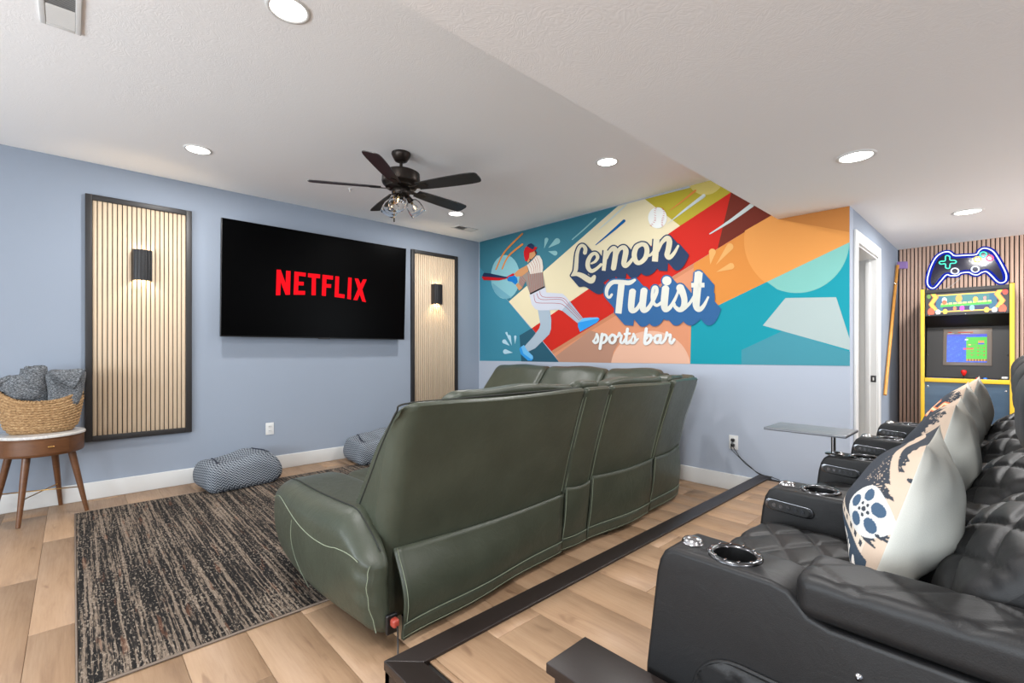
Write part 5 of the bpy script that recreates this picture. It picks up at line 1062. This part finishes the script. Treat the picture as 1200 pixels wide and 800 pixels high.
for k in range(3):
    th = math.radians(-43 + k * 120); tilt = math.radians(36)
    ax = np.array([math.cos(th) * math.sin(tilt), math.sin(th) * math.sin(tilt), -math.cos(tilt)]); p0 = np.array([FX + .05 * math.cos(th), FY + .05 * math.sin(th), FZ - .05])
    R4 = Matrix.Translation(tuple(p0)) @ Vector((0, 0, 1)).rotation_difference(Vector(ax)).to_matrix().to_4x4()
    arm_ = MB().lathe([(.016, .0), (.02, .02), (.024, .04), (.022, .052)], 16, M4=R4).build('lamp_socket', M['oil_bronze'], t, smooth=True, auto=60)
    g_ = MB().lathe([(.026, .040), (.045, .052), (.058, .080), (.062, .115), (.060, .160), (.0588, .160), (.0605, .115), (.0565, .081), (.044, .054), (.025, .042)], 28, M4=R4, cap0=False, cap1=False).build('glass_shade', M['clear_glass'], arm_, smooth=True)
    MB().lathe([(.010, .053), (.011, .07), (.0, .072)], 12, M4=R4, cap1=False).build('bulb_base', M['bulb_base'], arm_, smooth=True)
    MB().lathe([(.010, .0735), (.021, .092), (.024, .108), (.018, .124), (.0, .131)], 16, M4=R4, cap0=False).build('bulb', M['clear_glass'], arm_, smooth=True)
    MB().lathe([(.0025, .084), (.006, .095), (.0025, .114)], 8, M4=R4).build('filament', M['filament'], arm_, smooth=True)
if True:
    pc_ = MB().tube([(FX + .045, FY - .085, FZ - .05), (FX + .045, FY - .085, FZ - .25)], .0016, 6).build('pull_chain', M['brass'], t); MB().lathe([(.002, FZ - .285), (.006, FZ - .28), (.006, FZ - .255), (.002, FZ - .249)], 10, (FX + .045, FY - .085, 0)).build('chain_pull', M['oil_bronze'], pc_, smooth=True)

# ------------------------------------------------------------------ recessed lights, vents, hook
glow('can_diffuser', (1, .96, .90, 1), 6)
def can(x, y, z, label, power=CAN_POWER, r_=.075):
    t = thing('recessed_light', label, 'ceiling light', (x, y, z), 0, 'round recessed ceiling lights')
    MB().lathe([(r_ + .018, z - .0005), (r_ + .017, z - .004), (r_ + .004, z - .007), (r_, z - .003)], 40, (x, y, 0), cap0=False, cap1=False).build('trim_ring', M['white_gloss'], t, smooth=True)
    MB().lathe([(r_, z - .0028), (.0, z - .0032)], 40, (x, y, 0), cap0=False, cap1=False).build('diffuser', M['can_diffuser'], t)
    l = bpy.data.lights.new('can_light', 'AREA'); l.shape = 'DISK'; l.size = r_ * 2; l.energy = power; l.color = CAN_COL
    o = bpy.data.objects.new('can_light', l); COL.objects.link(o); o.location = (x, y, z - .012)
can(2.904, -3.47, H1, 'recessed ceiling light nearest the top edge, between vent and fan'); can(.89, -3.48, H1, 'recessed ceiling light above the gap between slat panel and television')
can(2.89, -1.02, H1, 'recessed ceiling light in front of the mural'); can(.89, -1.06, H1, 'recessed ceiling light behind the ceiling fan, by the small vent')
can(4.544, -1.04, H2, 'recessed light in the lowered ceiling above the recliners'); can(4.904, .83, H2, 'recessed light in the lowered ceiling before the arcade cabinet')
can(4.6, -3.6, H2, 'recessed light in the lowered ceiling right above the low console'); can(6.4, -3.6, H2, 'recessed light in the lowered ceiling behind the recliner backs'); can(6.4, -1.04, H2, 'recessed light in the lowered ceiling toward the right wall')
can(6.6, .83, H2, 'recessed light in the lowered ceiling right of the arcade'); can(5.3, -5.9, H2, 'recessed light in the lowered ceiling by the rear windows')
plain('vent_white', rgb(212, 212, 210), .45); plain('vent_dark', rgb(150, 150, 150), .7)
def vent(x, y, sx_, sy_, label, along='y'):
    t = thing('ceiling_vent', label, 'vent', (x, y, H1)); z1 = H1 - .0005
    MB().box(x - sx_ / 2 + .012, x + sx_ / 2 - .012, y - sy_ / 2 + .012, y + sy_ / 2 - .012, z1 - .003, z1).build('duct', M['vent_dark'], t)
    for a_, b_, c, d in ((-1, -1, 1, 0), (-1, 1, 1, 0), (-1, -1, 0, 1), (1, -1, 0, 1)):
        if c: MB().box(x - sx_ / 2, x + sx_ / 2, y + b_ * (sy_ / 2 - .01) - .01, y + b_ * (sy_ / 2 - .01) + .01, z1 - .008, z1).build('vent_frame', M['vent_white'], t, bevel=.002)
        else: MB().box(x + a_ * (sx_ / 2 - .01) - .01, x + a_ * (sx_ / 2 - .01) + .01, y - sy_ / 2 + .0205, y + sy_ / 2 - .0205, z1 - .008, z1).build('vent_frame', M['vent_white'], t, bevel=.002)
    L = (sy_ if along == 'y' else sx_) - .05; N = int(L / .012)
    for half in (0, 1):
        for k in range(N):
            p_ = -L / 2 + (k + .5) * L / N; 
            if (p_ > 0) != bool(half): continue
            tl = -.0054 if half else .0054; w_ = (sx_ if along == 'y' else sy_) / 2 - .0215
            V = [(-w_, p_ - tl, z1 - .0085), (w_, p_ - tl, z1 - .0085), (w_, p_ + tl, z1 - .0035), (-w_, p_ + tl, z1 - .0035), (-w_, p_ - tl + .001, z1 - .0085), (w_, p_ - tl + .001, z1 - .0085), (w_, p_ + tl + .001, z1 - .0035), (-w_, p_ + tl + .001, z1 - .0035)]
            V = [(x + a_, y + b_, c) if along == 'y' else (x + b_, y + a_, c) for a_, b_, c in V]
            MB().add(V, [(0, 1, 2, 3), (7, 6, 5, 4), (0, 4, 5, 1), (1, 5, 6, 2), (2, 6, 7, 3), (3, 7, 4, 0)]).build('louver', M['vent_white'], t)
vent(.46, -.60, .16, .31, 'small white ceiling vent in the corner by the mural')
vent(2.22, -4.215, .36, .14, 'white ceiling vent at the top left near the photo edge', 'x')
hk = MB().lathe([(.018, H1 - .0005), (.018, H1 - .006), (.006, H1 - .009), (.005, H1 - .03)], 14, (.854, -2.268, 0)).build('ceiling_hook', M['white_gloss'], smooth=True); tag(hk, 'tiny white hook on the ceiling left of the fan', 'hook')

# ------------------------------------------------------------------ plugs and cords at the mural outlet
for dz_, lab, pts in ((.022, 'black plug in the upper socket below the mural with its cord', [(3.487, -.034, .432), (3.50, -.06, .40), (3.56, -.09, .33), (3.60, -.09, .29), (3.66, -.07, .235), (3.70, -.05, .195), (3.74, -.03, .183), (3.80, -.02, .18)]),
                      (-.022, 'black plug in the lower socket below the mural with its cord', [(3.480, -.04, .384), (3.50, -.07, .36), (3.57, -.10, .315), (3.62, -.10, .27), (3.68, -.06, .215), (3.735, -.05, .19), (3.80, -.035, .18), (3.86, -.04, .1705)])):
    t = thing('power_plug', lab, 'plug', (3.487, -.02, .416 + dz_)); MB().rbox((.03, .028, .028), .009, 4, (3.487, -.0232, .416 + dz_)).build('plug_body', M['plastic_black'], t, smooth=True); MB().tube(spline(pts, 8), .0033, 6).build('cord', M['plastic_black'], t, smooth=True)
